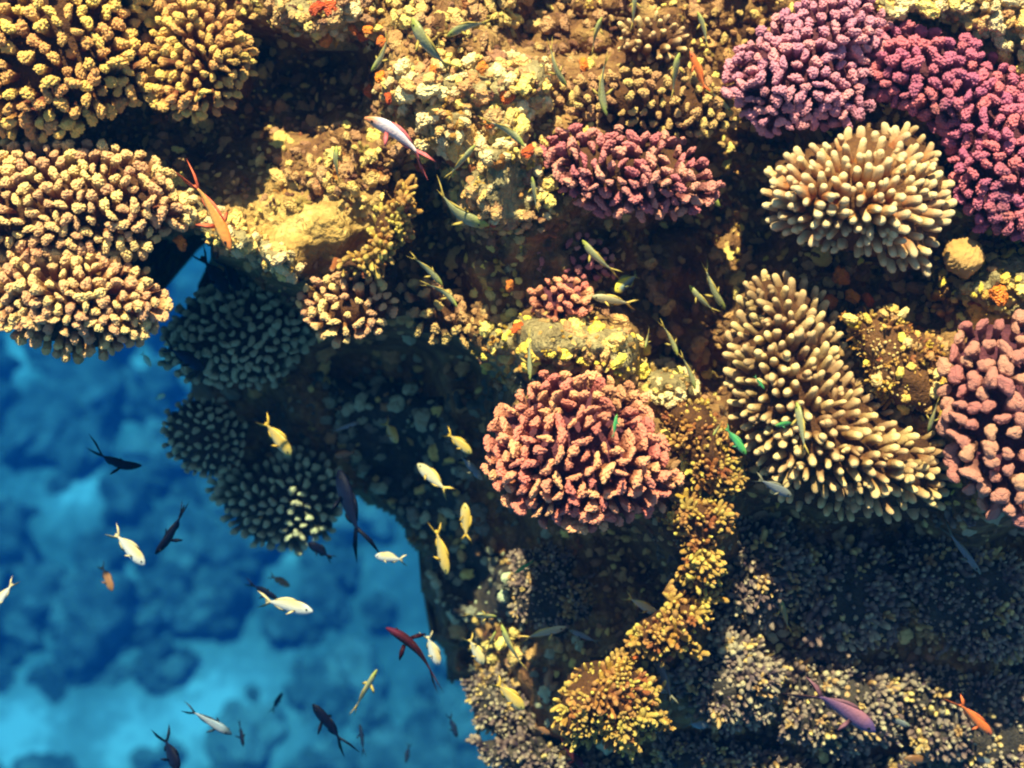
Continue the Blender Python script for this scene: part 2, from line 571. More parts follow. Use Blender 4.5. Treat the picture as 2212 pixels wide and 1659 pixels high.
def finger_mesh(seed, twin=False, bumpy=0.10, L=5.0):
    rnd = random.Random(seed)
    v, f = finger_parts(rnd, L=L, bumpy=bumpy)
    if twin:
        for _ in range(rnd.choice((1, 1, 2))):
            v2, f2 = finger_parts(rnd, L=L * 0.6, r0=0.8, r1=0.5, rows=11, bumpy=bumpy)
            an = rnd.uniform(0, 6.28)
            R = Matrix.Rotation(rnd.uniform(.35, .6), 3, Vector((-math.sin(an), math.cos(an), 0)))
            o = len(v)
            sh = Vector((math.cos(an) * 0.95, math.sin(an) * 0.95, -rnd.uniform(0.3, 1.1)))
            v += [R @ p + sh for p in v2]
            f += [tuple(k + o for k in q) for q in f2]
    return pydata('finger', v, f)


def spray_mesh(seed, n=5, L=3.6, spread=0.85, r=0.58, bumpy=0.16):
    """a little tuft of thin branchlets growing from one foot"""
    rnd = random.Random(seed)
    v, f = [], []
    for k in range(n):
        l = L * rnd.uniform(0.7, 1.1)
        v2, f2 = finger_parts(rnd, L=l, r0=r * 1.25, r1=r * rnd.uniform(.7, 1), bendk=0.5, rows=9, segs=8, bumpy=bumpy)
        an = k / n * 6.283 + rnd.uniform(-.5, .5)
        R = Matrix.Rotation(rnd.uniform(.1, spread), 3, Vector((-math.sin(an), math.cos(an), 0)))
        o = len(v)
        v += [R @ (p + Vector((0, 0, l))) - Vector((0, 0, L)) for p in v2]
        f += [tuple(q + o for q in g) for g in f2]
    return pydata('spray', v, f)


def lump_mesh(seed, rough=0.28, flat=0.75, sub=None):
    """an uneven encrusting lump with holes and warts"""
    rnd = random.Random(seed)
    off = Vector((rnd.uniform(-50, 50), rnd.uniform(-50, 50), rnd.uniform(-50, 50)))
    vs, fs = sub or ICO3
    ax, ay = rnd.uniform(.75, 1.25), rnd.uniform(.75, 1.25)
    out = []
    for n in vs:
        q = n + off
        k = 1 + rough * 1.6 * noise.fractal(q * 0.9, 0.8, 2.0, 3)
        f = noise.voronoi(q * 2.1)[0][0]
        k += rough * 0.9 * (math.sqrt(max(0, 1 - (f / 0.7) ** 2)) - 0.5)
        f2 = noise.voronoi(q * 5.5)[0][0]
        k += 0.10 * (0.4 - f2)
        k = max(k, 0.3)
        out.append(Vector((n.x * ax * k, n.y * ay * k, n.z * flat * k)))
    return pydata('lump', out, fs)


V = {
    'knob': [knob_mesh(s) for s in range(9)],
    'knob_long': [knob_mesh(40 + s, flat=0.8, stalk=5.0, cap=1.0, taper=0.35, bump=0.2, freq=2.4) for s in range(8)],
    'ridge': [knob_mesh(80 + s, flat=0.55, stalk=4.0, cap=0.7, lob=0.24, bump=0.2, freq=2.5) for s in range(9)],
    'lobe': [knob_mesh(120 + s, flat=0.7, stalk=2.8, cap=0.8, bump=0.10, freq=1.6) for s in range(7)],
    'finger': [finger_mesh(s, twin=(s % 3 == 0)) for s in range(10)],
    'finger_thin': [finger_mesh(60 + s, twin=(s % 2 == 0), L=6.5) for s in range(10)],
    'spray': [spray_mesh(s, n=4 + s % 3) for s in range(8)],
    'tangle': [spray_mesh(200 + s, n=9, L=4.5, spread=1.25, r=0.26) for s in range(7)],
    'lump': [lump_mesh(s) for s in range(10)],
    'sponge': [lump_mesh(90 + s, rough=0.34, flat=0.6) for s in range(5)],
}


def variants(kind, mat):
    key = (kind, mat.name)
    if key not in VC:
        lst = []
        for me in V[kind]:
            c = me.copy()
            c.materials.clear()
            c.materials.append(mat)
            lst.append(c)
        VC[key] = lst
    return VC[key]


VC = {}
NAMES = {'knob': 'branch', 'knob_long': 'branch', 'ridge': 'branch', 'lobe': 'lobe', 'finger': 'branch', 'finger_thin': 'branch', 'spray': 'branchlet', 'tangle': 'branchlet', 'lump': 'lump', 'sponge': 'lump'}
REACH = {'knob': 2.9, 'knob_long': 4.1, 'ridge': 2.8, 'lobe': 2.2, 'finger': 4.0, 'finger_thin': 5.0, 'spray': 2.2, 'tangle': 2.6, 'lump': 0.35, 'sponge': 0.3}
SEED = [1000]


def ragged(poly, amp):
    """the same outline with an uneven, naturally lobed rim"""
    out = []
    n = len(poly)
    for k in range(n):
        a, b = Vector(poly[k]), Vector(poly[(k + 1) % n])
        m = max(1, int((b - a).length / 22))
        e = (b - a).normalized()
        for i in range(m):
            p = a + (b - a) * (i / m)
            w = amp * noise.fractal(Vector((p.x * .02, p.y * .02, 4.4)), 1, 2, 3)
            out.append((p.x - e.y * w, p.y + e.x * w))
    return out


POLYS = []


def colony(name, label, poly, mat, kind='knob', z=None, dz=0.0, H=0.10, R=170, gap=38, size=14.3, tilt=57, cat='coral', jit=0.28,
           lean=(0, 0.1), hole=None, stuffmat=None, szv=(0.72, 1.2), group=None, relief=False, skip=0.0):
    """a coral colony inside an outline (layout units): a domed foot and its single branches"""
    SEED[0] += 1
    mats = mat if isinstance(mat, tuple) else (mat,)
    mat = mats[0]
    rnd = random.Random(SEED[0])
    poly = ragged(poly, 9 if kind in ('knob', 'finger', 'ridge', 'knob_long', 'lobe') else 17)
    P = np.array(poly, float)
    cu, cv = P.mean(0)
    lo, hi = P.min(0), P.max(0)
    z0 = (float(zbase(cu, cv)[0]) if z is None else z) + dz
    root = thing(name, pt(cu, cv, z0 - 0.05), label, cat, group)
    inv = Matrix.Translation(-root.location)
    kinds = kind if isinstance(kind, tuple) else (kind,)
    kind = kinds[0]
    reach = REACH[kind] * size * UNIT

    def height(d):
        t = np.clip(d / R, 0, 1)
        return H * np.sqrt(1 - (1 - t) ** 2)

    def zrel(u, v):
        if not relief:
            return np.full(len(np.atleast_1d(u)), z0)
        zb = zbase(u, v)
        return np.array([rock_z(a, b, c) for a, b, c in zip(u, v, zb)]) + dz
    # foot
    st = 13.0 if (hi - lo).max() > 240 else 8.0
    us = np.arange(lo[0] - st, hi[0] + st, st)
    vs = np.arange(lo[1] - st, hi[1] + st, st)
    U, W = np.meshgrid(us, vs)
    u, v = U.ravel(), W.ravel()
    d, _ = poly_dist(poly, u, v)
    inset = size * (0.9 if kind not in ('lump',) else 0.2)
    ok = d > inset
    zz = zrel(u, v) + height(np.maximum(d - inset, 0)) - reach
    idx, verts = {}, []
    for k in np.nonzero(ok)[0]:
        q = Vector((u[k] * .03, v[k] * .03, SEED[0]))
        idx[k] = len(verts)
        verts.append(pt(u[k], v[k], zz[k] + 0.012 * noise.fractal(q, 1, 2, 3)) - root.location)
    nw = len(us)
    faces = []
    for k in idx:
        if k + 1 in idx and k + nw in idx and k + nw + 1 in idx:
            faces.append((idx[k], idx[k + nw], idx[k + nw + 1], idx[k + 1]))
    if faces:
        me = pydata('foot', verts, faces)
        bm = bmesh.new()
        bm.from_mesh(me)
        be = [e for e in bm.edges if e.is_boundary]
        for step in (0.04, 0.12):
            r = bmesh.ops.extrude_edge_only(bm, edges=be)
            nv = [g for g in r['geom'] if isinstance(g, bmesh.types.BMVert)]
            be = [g for g in r['geom'] if isinstance(g, bmesh.types.BMEdge) and g.is_boundary]
            cen = ROT @ Vector((0, 0, -1))
            mid = pt(cu, cv, z0) - root.location
            for w in nv:
                w.co += cen * step + (mid - w.co) * 0.12
        loose = [w for w in bm.verts if not w.link_faces]
        bmesh.ops.delete(bm, geom=loose, context='VERTS')
        for f in bm.faces:
            f.smooth = True
        bmesh.ops.recalc_face_normals(bm, faces=bm.faces)
        bm.to_mesh(me)
        bm.free()
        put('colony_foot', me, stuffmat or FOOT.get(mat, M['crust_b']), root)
    # branches, spread without crowding
    pts = []
    cell = {}
    tries = 0
    area = (hi[0] - lo[0]) * (hi[1] - lo[1])
    want = int(area / (gap * gap) * 45) + 300
    cand = np.array([(rnd.uniform(lo[0], hi[0]), rnd.uniform(lo[1], hi[1])) for _ in range(want)])
    cd, cn = poly_dist(poly, cand[:, 0], cand[:, 1])
    for k in range(want):
        if cd[k] < size * 0.25:
            continue
        x, y = cand[k]
        g = gap * (0.72 + 0.28 * min(cd[k] / R, 1)) * (1 + (rnd.random() - 0.5) * jit)
        cx, cy = int(x // gap), int(y // gap)
        bad = False
        for i in (-1, 0, 1):
            for j in (-1, 0, 1):
                for (a, b) in cell.get((cx + i, cy + j), ()):
                    if (a - x) ** 2 + (b - y) ** 2 < g * g:
                        bad = True
        if bad:
            continue
        if hole and any((x - a) ** 2 + (y - b) ** 2 < r * r for a, b, r in hole):
            continue
        cell.setdefault((cx, cy), []).append((x, y))
        if rnd.random() < skip:
            continue
        pts.append(k)
        if len(pts) >= 298:
            break
    POLYS.append((poly, label, name))
    hh = height(cd)
    zr = zrel(cand[:, 0], cand[:, 1])
    for k in pts:
        x, y = cand[k]
        dd = max(cd[k], 1e-3)
        t = min(dd / R, 1)
        e = (cn[k] - cand[k]) / max(np.linalg.norm(cn[k] - cand[k]), 1e-6)
        c = np.array([x - cu, y - cv])
        c = c / max(np.linalg.norm(c), 1e-6)
        o = 0.6 * e + 0.6 * c
        if np.linalg.norm(o) > 1:
            o = o / np.linalg.norm(o)
        a = math.radians(tilt) * (1 - t) ** 1.7
        n = Vector((o[0] * math.sin(a) + lean[0], -o[1] * math.sin(a) + lean[1], math.cos(a) + 0.12))
        n += Vector((rnd.uniform(-1, 1), rnd.uniform(-1, 1), 0)) * 0.14
        n.normalize()
        s = size * UNIT * rnd.uniform(*szv)
        z_ = zr[k] + hh[k] + 0.026 * noise.fractal(Vector((x * .014, y * .014, SEED[0] * 1.7)), 1, 2, 2) + rnd.uniform(-.35, .35) * size * UNIT
        p = pt(x, y, z_)
        R3 = (ROT @ n).to_track_quat('Z', 'Y').to_matrix() @ Matrix.Rotation(rnd.uniform(0, 6.283), 3, 'Z')
        sx = rnd.uniform(.85, 1.15)
        mw = Matrix.Translation(p - root.location) @ R3.to_4x4() @ Matrix.Diagonal((s * sx, s / sx, s * rnd.uniform(.9, 1.15), 1))
        kk = rnd.choice(kinds)
        if kk != kind:
            mw = mw @ Matrix.Scale(0.62 if kk in ('knob', 'finger', 'spray') else 1.0, 4)
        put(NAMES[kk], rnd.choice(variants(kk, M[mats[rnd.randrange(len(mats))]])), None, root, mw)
    return root


M['foot_gold'] = rock_mat('shade-toned gold flesh', [(0.06, 0.022, 0.007), (0.09, 0.034, 0.009), (0.12, 0.046, 0.012), (0.15, 0.06, 0.016)], 30, 0.006)  # all four foot colours darkened so gaps between branches look shaded
M['foot_plum'] = rock_mat('shade-toned plum flesh', [(0.075, 0.018, 0.026), (0.11, 0.026, 0.036), (0.14, 0.035, 0.046), (0.17, 0.05, 0.055)], 30, 0.006)
M['foot_dark'] = rock_mat('shade-toned dark flesh', [(0.03, 0.025, 0.02), (0.05, 0.04, 0.03), (0.08, 0.06, 0.04), (0.12, 0.09, 0.05)], 30, 0.006)
M['foot_tan'] = rock_mat('shade-toned tan flesh', [(0.10, 0.04, 0.012), (0.14, 0.058, 0.017), (0.18, 0.075, 0.022), (0.22, 0.10, 0.03)], 30, 0.006)
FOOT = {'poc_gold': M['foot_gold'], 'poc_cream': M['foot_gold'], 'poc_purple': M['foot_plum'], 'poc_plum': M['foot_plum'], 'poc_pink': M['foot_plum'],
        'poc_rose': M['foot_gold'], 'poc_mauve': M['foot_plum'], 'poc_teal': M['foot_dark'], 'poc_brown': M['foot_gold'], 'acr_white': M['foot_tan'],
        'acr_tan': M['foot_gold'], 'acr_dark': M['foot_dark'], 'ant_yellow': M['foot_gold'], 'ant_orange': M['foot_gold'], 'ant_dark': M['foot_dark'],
        'ant_fuzz': M['foot_tan'], 'crust': M['ledge'], 'crust_y': M['ledge'], 'crust_w': M['ledge'], 'crust_o': M['rock'], 'crust_shade': M['foot_dark'], 'crust_b': M['rock']}

# ------------------------------------------------------------------ the big colonies
colony('cauliflower_coral', 'large golden cauliflower coral with blunt warty branch ends beside the dark hollow',
       [(-200, -160), (330, -160), (350, -20), (300, 60), (318, 130), (330, 215), (255, 235), (220, 265), (130, 300), (30, 300), (-60, 260), (-200, 200)],
       'poc_gold', 'knob', z=-.02, H=0.102, R=240, gap=33, tilt=64, size=15.2, hole=[(52, 160, 34)])
colony('cauliflower_coral', 'golden cauliflower coral with fanned branch tips jutting over the dark hollow',
       [(330, -40), (440, -60), (500, 20), (552, 95), (548, 160), (500, 240), (410, 262), (335, 235), (322, 150), (305, 70)],
       'poc_gold', 'knob_long', z=-.04, H=0.111, R=150, gap=25, size=11.4, tilt=74)
colony('cauliflower_coral', 'pale orange cauliflower coral joined to the ledge with the orange lyre-tailed fish',
       [(-150, 320), (60, 305), (230, 300), (330, 330), (395, 395), (408, 480), (345, 515), (320, 560), (250, 555), (150, 570), (0, 580), (-150, 560)],
       'poc_cream', 'knob', z=-.04, H=0.076, R=190, gap=29, size=13.6, tilt=62)
colony('cauliflower_coral', 'pale orange coral with long spiky branches hanging over the blue deep',
       [(-150, 550), (60, 535), (200, 530), (300, 570), (368, 620), (362, 690), (310, 742), (240, 768), (140, 778), (60, 738), (0, 715), (-60, 680), (-150, 650)],
       'poc_cream', 'knob_long', z=-.07, H=0.119, R=200, gap=26, size=11.8, tilt=78, lean=(0, -0.1))
colony('cauliflower_coral', 'small golden cauliflower coral under the front lip of the rock ledge',
       [(640, 610), (740, 585), (840, 600), (868, 660), (830, 720), (740, 748), (670, 722), (640, 665)],
       'poc_cream', 'knob', z=-.10, H=0.068, R=85, gap=25, size=11.6, tilt=62)
colony('cauliflower_coral', 'dim brown cauliflower coral in the shade right of the small golden one',
       [(855, 610), (930, 600), (990, 640), (1030, 700), (1020, 750), (950, 745), (880, 720), (868, 660)],
       'poc_brown', 'knob', z=-.17, H=0.060, R=70, gap=32, size=13.4, tilt=48)
colony('cauliflower_coral', 'brown and pink cauliflower coral at the brink of the central cave',
       [(1160, 310), (1230, 270), (1330, 275), (1450, 290), (1520, 330), (1562, 400), (1545, 450), (1400, 475), (1290, 465), (1200, 410)],
       'poc_rose', 'ridge', z=-.03, H=0.093, R=130, gap=26, size=13.8, tilt=62)
colony('cauliflower_coral', 'pale pink cauliflower coral behind the cream finger coral',
       [(1560, 150), (1640, 60), (1740, -10), (1800, -60), (1880, -40), (1930, 60), (1900, 160), (1890, 235), (1830, 275), (1740, 285), (1660, 300), (1610, 260), (1565, 195)],
       'poc_purple', 'knob', z=.0, H=0.093, R=170, gap=26, size=13.2, tilt=62)
colony('cauliflower_coral', 'broad dark plum cauliflower coral right of the cream finger coral',
       [(1880, 70), (1985, 50), (2080, 75), (2170, 130), (2350, 220), (2350, 570), (2190, 515), (2110, 500), (2060, 430), (2045, 330), (1990, 250), (1910, 225), (1875, 150)],
       'poc_plum', 'knob', z=.0, H=0.093, R=170, gap=28, size=14.2, tilt=60)
colony('finger_coral', 'cream finger coral with thick rounded pale tips in a domed cushion',
       [(1638, 400), (1660, 340), (1750, 292), (1830, 275), (1960, 255), (2040, 310), (2068, 400), (2070, 470), (2035, 520), (2012, 605), (1930, 592), (1860, 562), (1750, 540), (1662, 500), (1636, 440)],
       'acr_white', 'finger', z=.02, H=.15, R=190, gap=30, size=12.8, tilt=76, szv=(.85, 1.15))
colony('finger_coral', 'big brown finger coral with pale glowing tips beside the central cave',
       [(1600, 590), (1700, 572), (1790, 620), (1830, 700), (1850, 780), (1890, 840), (1940, 880), (1985, 895), (2040, 930), (2066, 1020), (2052, 1112), (1930, 1142), (1800, 1132),
        (1690, 1100), (1615, 1010), (1580, 930), (1558, 870), (1545, 760), (1575, 690)],
       'acr_tan', 'finger', z=-.05, H=.17, R=200, gap=30, size=12.2, tilt=76, lean=(-.05, .05), szv=(.8, 1.2))
colony('lobed_coral', 'mauve coral with thick swollen lobes right of the big brown finger coral',
       [(2030, 770), (2085, 690), (2200, 680), (2350, 700), (2350, 1150), (2200, 1150), (2100, 1085), (2055, 1030), (2030, 900)],
       'poc_mauve', 'lobe', z=.06, H=0.102, R=190, gap=37, size=18.5, tilt=58)
colony('cauliflower_coral', 'pink orange cauliflower coral with flattened wavy ridges in the sunlight',
       [(1110, 850), (1180, 795), (1290, 800), (1390, 850), (1425, 920), (1472, 1030), (1450, 1092), (1340, 1132), (1250, 1152), (1150, 1132), (1060, 1060), (1043, 980), (1062, 910)],
       'poc_pink', 'ridge', z=.0, H=0.111, R=180, gap=30, size=15.2, tilt=66)
# the shaded corals below the ledge
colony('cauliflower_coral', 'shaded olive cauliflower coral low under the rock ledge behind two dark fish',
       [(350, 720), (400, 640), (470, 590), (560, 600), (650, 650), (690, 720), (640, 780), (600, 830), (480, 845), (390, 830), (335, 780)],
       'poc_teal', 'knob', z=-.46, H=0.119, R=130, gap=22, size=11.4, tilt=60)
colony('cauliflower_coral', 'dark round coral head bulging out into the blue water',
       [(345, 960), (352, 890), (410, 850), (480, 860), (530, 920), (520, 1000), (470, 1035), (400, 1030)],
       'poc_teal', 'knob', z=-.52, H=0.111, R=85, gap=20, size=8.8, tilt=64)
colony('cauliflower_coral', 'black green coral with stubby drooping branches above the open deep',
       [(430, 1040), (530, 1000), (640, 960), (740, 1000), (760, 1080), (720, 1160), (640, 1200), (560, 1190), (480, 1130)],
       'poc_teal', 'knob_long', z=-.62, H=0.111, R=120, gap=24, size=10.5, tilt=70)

# ------------------------------------------------------------------ encrusting and branching growth between them
colony('encrusting_coral', 'cream knobbly crust with orange sponge above the dark hollow',
       [(575, 0), (640, -50), (790, -50), (835, 40), (805, 100), (730, 85), (640, 72), (590, 40)], ('crust', 'crust', 'crust_b', 'crust_w'), ('lump', 'lump', 'knob', 'spray'), szv=(.45, 1.35), dz=.0, H=.04, R=60, gap=19, size=14, relief=True)
colony('encrusting_coral', 'grey cream crust where the largest slender fish swims',
       [(840, -50), (1000, -60), (1130, -30), (1130, 40), (1010, 75), (960, 110), (880, 110), (850, 60)], ('crust_o', 'crust_o', 'crust', 'crust_b'), ('lump', 'lump', 'knob', 'spray'), szv=(.45, 1.35), H=.03, R=60, gap=19, size=14, relief=True)
colony('encrusting_coral', 'yellow cream crust full of holes and orange sponge beside the dark hollow',
       [(785, 200), (850, 140), (900, 125), (1000, 135), (1060, 105), (1180, 125), (1210, 205), (1150, 285), (1060, 290), (1010, 235), (930, 235), (850, 245)],
       ('crust', 'crust', 'crust_b', 'crust_w'), ('lump', 'lump', 'knob', 'spray'), szv=(.45, 1.35), H=.05, R=80, gap=18, size=14, relief=True)
colony('encrusting_coral', 'chalky pale rock plate by the white and orange fish',
       [(900, 260), (935, 240), (1005, 228), (1045, 300), (970, 335), (905, 325)], ('crust_w', 'crust_w', 'crust'), ('lump', 'lump', 'knob', 'spray'), szv=(.45, 1.35), dz=.01, H=.03, R=50, gap=23, size=21, relief=True)
colony('encrusting_coral', 'bright cream crust between the rock ledge and the brown pink coral',
       [(960, 330), (1050, 300), (1165, 310), (1195, 400), (1190, 470), (1100, 505), (1020, 515), (960, 480), (935, 430)], ('crust', 'crust', 'crust_b', 'crust_w'), ('lump', 'lump', 'knob', 'spray'), szv=(.45, 1.35), H=.05, R=80, gap=18, size=14, relief=True)
colony('encrusting_coral', 'olive knobbly growth along the back of the rock ledge',
       [(530, 300), (700, 265), (820, 275), (910, 330), (900, 385), (800, 395), (760, 425), (640, 400), (560, 360)], ('crust_o', 'crust_o', 'crust', 'crust_b'), ('lump', 'lump', 'knob', 'spray'), szv=(.45, 1.35), H=.03, R=70, gap=21, size=14.5, relief=True)
colony('encrusting_coral', 'cream lumps on the front lip of the rock ledge below the orange fish',
       [(400, 395), (470, 440), (540, 490), (640, 545), (660, 600), (580, 590), (520, 560), (440, 515), (380, 480)], ('crust_w', 'crust_w', 'crust'), ('lump', 'lump', 'knob', 'spray'), szv=(.45, 1.35), H=.04, R=50, gap=18, size=13, relief=True)
colony('branching_coral', 'yellow antler coral along the right rim of the rock ledge',
       [(790, 520), (820, 440), (865, 385), (905, 380), (912, 450), (890, 530), (835, 590), (760, 605), (700, 590)], ('ant_yellow', 'ant_yellow', 'ant_orange', 'crust'), ('spray', 'spray', 'finger'), szv=(.6, 1.35), z=-.04, H=.06, R=60, gap=21, size=9.5, tilt=70, lean=(.15, 0))
colony('encrusting_coral', 'dim green yellow plates left of the cave fish',
       [(990, 545), (1090, 520), (1160, 540), (1172, 620), (1085, 645), (1010, 622)], ('crust_y', 'crust_y', 'crust', 'crust_o'), ('lump', 'lump', 'knob', 'spray'), szv=(.45, 1.35), dz=-.04, H=.04, R=60, gap=23, size=15, relief=True)
colony('branching_coral', 'brown small branched coral under the brown pink cauliflower coral',
       [(1130, 505), (1230, 485), (1320, 530), (1335, 600), (1225, 605), (1140, 575)], 'poc_rose', 'knob', dz=-.02, z=-.12, H=0.043, R=60, gap=23, size=9.2, tilt=48)
colony('cauliflower_coral', 'tiny pink cauliflower coral above the yellow crust',
       [(1150, 605), (1225, 595), (1290, 630), (1270, 690), (1185, 700), (1145, 660)], 'poc_pink', 'knob', z=-.08, H=0.051, R=55, gap=22, size=10.1, tilt=56)
colony('encrusting_coral', 'bright yellow leafy crust just above the pink orange ridged coral',
       [(1045, 710), (1100, 672), (1200, 680), (1300, 680), (1392, 722), (1405, 800), (1350, 835), (1240, 795), (1180, 785), (1105, 835), (1050, 825)],
       ('crust_y', 'crust_y', 'crust', 'crust_o'), ('lump', 'lump', 'knob', 'spray'), szv=(.45, 1.35), H=.05, R=60, gap=18, size=13, relief=True)
colony('encrusting_coral', 'chalk white knob cluster at the upper right shoulder of the ridged coral',
       [(1395, 790), (1450, 765), (1510, 825), (1505, 885), (1440, 880), (1400, 850)], ('crust_w', 'crust_w', 'crust'), ('lump', 'lump', 'knob', 'spray'), szv=(.45, 1.35), H=.04, R=45, gap=18, size=12, relief=True)
colony('branching_coral', 'small yellow orange tufts right of the pink orange ridged coral',
       [(1425, 890), (1470, 850), (1530, 865), (1560, 910), (1610, 930), (1590, 980), (1625, 1040), (1570, 1085), (1500, 1065), (1480, 1010), (1440, 950)], ('ant_orange', 'ant_yellow', 'ant_orange', 'crust'), ('spray', 'spray', 'finger'), szv=(.6, 1.35), z=-.05, H=.06, R=60, gap=20, size=8.0, tilt=45)
colony('branching_coral', 'yellow orange tufts on a spur below the ridged coral',
       [(1425, 1125), (1470, 1060), (1520, 1050), (1560, 1085), (1600, 1110), (1590, 1150), (1560, 1180), (1580, 1230), (1555, 1275), (1490, 1290), (1450, 1240), (1470, 1190)], ('ant_orange', 'ant_yellow', 'ant_orange', 'crust'), ('spray', 'spray', 'finger'), szv=(.6, 1.35), z=-.05, H=.08, R=60, gap=20, size=9.0, tilt=48)
colony('branching_coral', 'orange tufted coral halfway down the dim lower slope',
       [(1365, 1365), (1420, 1310), (1450, 1250), (1500, 1290), (1570, 1275), (1545, 1340), (1515, 1380), (1530, 1430), (1470, 1425), (1430, 1450), (1395, 1420), (1350, 1425)], ('ant_orange', 'ant_yellow', 'ant_orange', 'crust'), ('spray', 'spray', 'finger'), szv=(.6, 1.35), z=-.08, H=.08, R=55, gap=21, size=9.5, tilt=48)
colony('branching_coral', 'round yellow tufted coral at the foot of the slope by the blue water',
       [(1195, 1490), (1240, 1420), (1300, 1425), (1350, 1390), (1390, 1440), (1450, 1470), (1430, 1530), (1470, 1575), (1400, 1600), (1370, 1650), (1300, 1610), (1230, 1640), (1190, 1570)], ('ant_yellow', 'ant_yellow', 'ant_orange', 'crust'), ('spray', 'spray', 'finger'), szv=(.6, 1.35), z=-.10, H=.11, R=100, gap=21, size=9.5, tilt=54)
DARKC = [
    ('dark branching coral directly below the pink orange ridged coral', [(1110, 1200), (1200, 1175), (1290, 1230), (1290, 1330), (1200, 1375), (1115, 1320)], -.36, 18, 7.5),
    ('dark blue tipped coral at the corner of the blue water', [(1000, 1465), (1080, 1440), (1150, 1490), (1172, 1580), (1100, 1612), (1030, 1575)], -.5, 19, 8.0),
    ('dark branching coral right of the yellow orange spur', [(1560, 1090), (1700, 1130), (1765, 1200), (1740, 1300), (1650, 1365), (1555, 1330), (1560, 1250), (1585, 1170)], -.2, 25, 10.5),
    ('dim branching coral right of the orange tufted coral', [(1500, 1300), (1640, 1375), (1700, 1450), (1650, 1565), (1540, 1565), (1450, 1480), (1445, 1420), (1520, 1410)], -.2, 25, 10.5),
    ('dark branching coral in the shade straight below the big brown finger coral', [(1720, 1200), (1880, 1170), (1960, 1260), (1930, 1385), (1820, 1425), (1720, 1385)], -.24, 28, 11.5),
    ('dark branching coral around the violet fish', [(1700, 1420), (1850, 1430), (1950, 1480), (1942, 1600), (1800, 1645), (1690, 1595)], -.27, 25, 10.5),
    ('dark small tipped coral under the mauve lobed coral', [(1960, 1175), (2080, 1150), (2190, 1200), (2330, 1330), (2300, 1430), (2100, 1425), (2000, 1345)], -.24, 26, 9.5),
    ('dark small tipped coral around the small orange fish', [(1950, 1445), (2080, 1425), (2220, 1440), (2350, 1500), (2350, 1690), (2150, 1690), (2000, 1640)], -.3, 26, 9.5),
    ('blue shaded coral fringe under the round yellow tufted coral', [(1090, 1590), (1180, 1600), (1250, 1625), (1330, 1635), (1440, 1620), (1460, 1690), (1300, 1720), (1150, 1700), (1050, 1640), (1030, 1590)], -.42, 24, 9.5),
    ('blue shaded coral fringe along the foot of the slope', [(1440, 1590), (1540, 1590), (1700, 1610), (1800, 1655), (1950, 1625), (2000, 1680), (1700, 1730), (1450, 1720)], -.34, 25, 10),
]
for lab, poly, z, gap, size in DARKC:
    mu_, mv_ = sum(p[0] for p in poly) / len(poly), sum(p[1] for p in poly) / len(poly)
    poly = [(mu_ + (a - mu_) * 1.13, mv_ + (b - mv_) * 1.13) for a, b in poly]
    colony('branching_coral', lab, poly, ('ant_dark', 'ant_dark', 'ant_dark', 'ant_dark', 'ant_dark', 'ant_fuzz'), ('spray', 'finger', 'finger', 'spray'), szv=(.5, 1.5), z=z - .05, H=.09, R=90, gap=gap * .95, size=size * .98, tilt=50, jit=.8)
colony('encrusting_coral', 'bright pale yellow crust above the plum cauliflower coral',
       [(1860, -60), (2000, -70), (2350, -70), (2350, 230), (2210, 165), (2140, 90), (2060, 62), (1975, 40), (1920, 40)], ('crust_w', 'crust_w', 'crust'), ('lump', 'lump', 'knob', 'spray'), szv=(.45, 1.35), dz=.01, H=.05, R=70, gap=21, size=16, relief=True)
colony('encrusting_coral', 'orange yellow rubble growth above the mauve lobed coral',
       [(2110, 570), (2220, 520), (2350, 560), (2350, 700), (2200, 690), (2120, 685), (2050, 645)], ('crust_y', 'crust_y', 'crust', 'crust_o'), ('lump', 'lump', 'knob', 'spray'), szv=(.45, 1.35), H=.05, R=60, gap=20, size=13, relief=True)
colony('branching_coral', 'tangled fuzzy yellow patch between the cream and brown finger corals',
       [(1815, 680), (1870, 660), (1960, 675), (2035, 740), (2040, 850), (2000, 905), (1930, 880), (1880, 830), (1840, 760)], ('ant_fuzz', 'crust_y', 'crust', 'ant_orange'), ('lump', 'spray', 'tangle', 'spray'), szv=(.5, 1.3), z=.01, H=.05, R=80, gap=17, size=11, tilt=50)
colony('encrusting_coral', 'dim brown rubble with orange sponge under the cream finger coral',
       [(1690, 585), (1790, 560), (1890, 590), (1990, 640), (1990, 690), (1860, 690), (1800, 655)], 'crust_b', ('lump', 'lump', 'knob', 'spray'), szv=(.45, 1.35), dz=-.02, H=.03, R=50, gap=23, size=14, relief=True)
colony('branching_coral', 'small golden knobbed coral on the upper reef between two upright fish',
       [(1335, 30), (1440, 15), (1505, 70), (1485, 130), (1400, 142), (1335, 110)], 'acr_tan', 'finger', z=-.10, H=.06, R=60, gap=26, size=10, tilt=55)
colony('branching_coral', 'dull brown coral in the shade left of the pale pink coral',
       [(1525, 20), (1640, -20), (1700, 30), (1640, 115), (1560, 120)], 'poc_brown', 'knob', z=-.2, H=0.043, R=60, gap=29, size=10.9, tilt=44)
colony('branching_coral', 'beige small branched coral above the brown pink cauliflower coral',
       [(1225, 180), (1340, 140), (1480, 150), (1585, 195), (1595, 275), (1500, 305), (1420, 285), (1330, 265), (1235, 245)], 'poc_brown', 'knob', z=-.04, H=0.060, R=70, gap=27, size=10.9, tilt=49)
colony('encrusting_coral', 'grey green lumps in the shade above the dark blue tipped coral',
       [(1020, 1350), (1110, 1360), (1160, 1420), (1095, 1445), (1030, 1432)], ('crust_o', 'crust_o', 'crust', 'crust_b'), ('lump', 'lump', 'knob', 'spray'), szv=(.45, 1.35), H=.04, R=45, gap=26, size=17, relief=True)
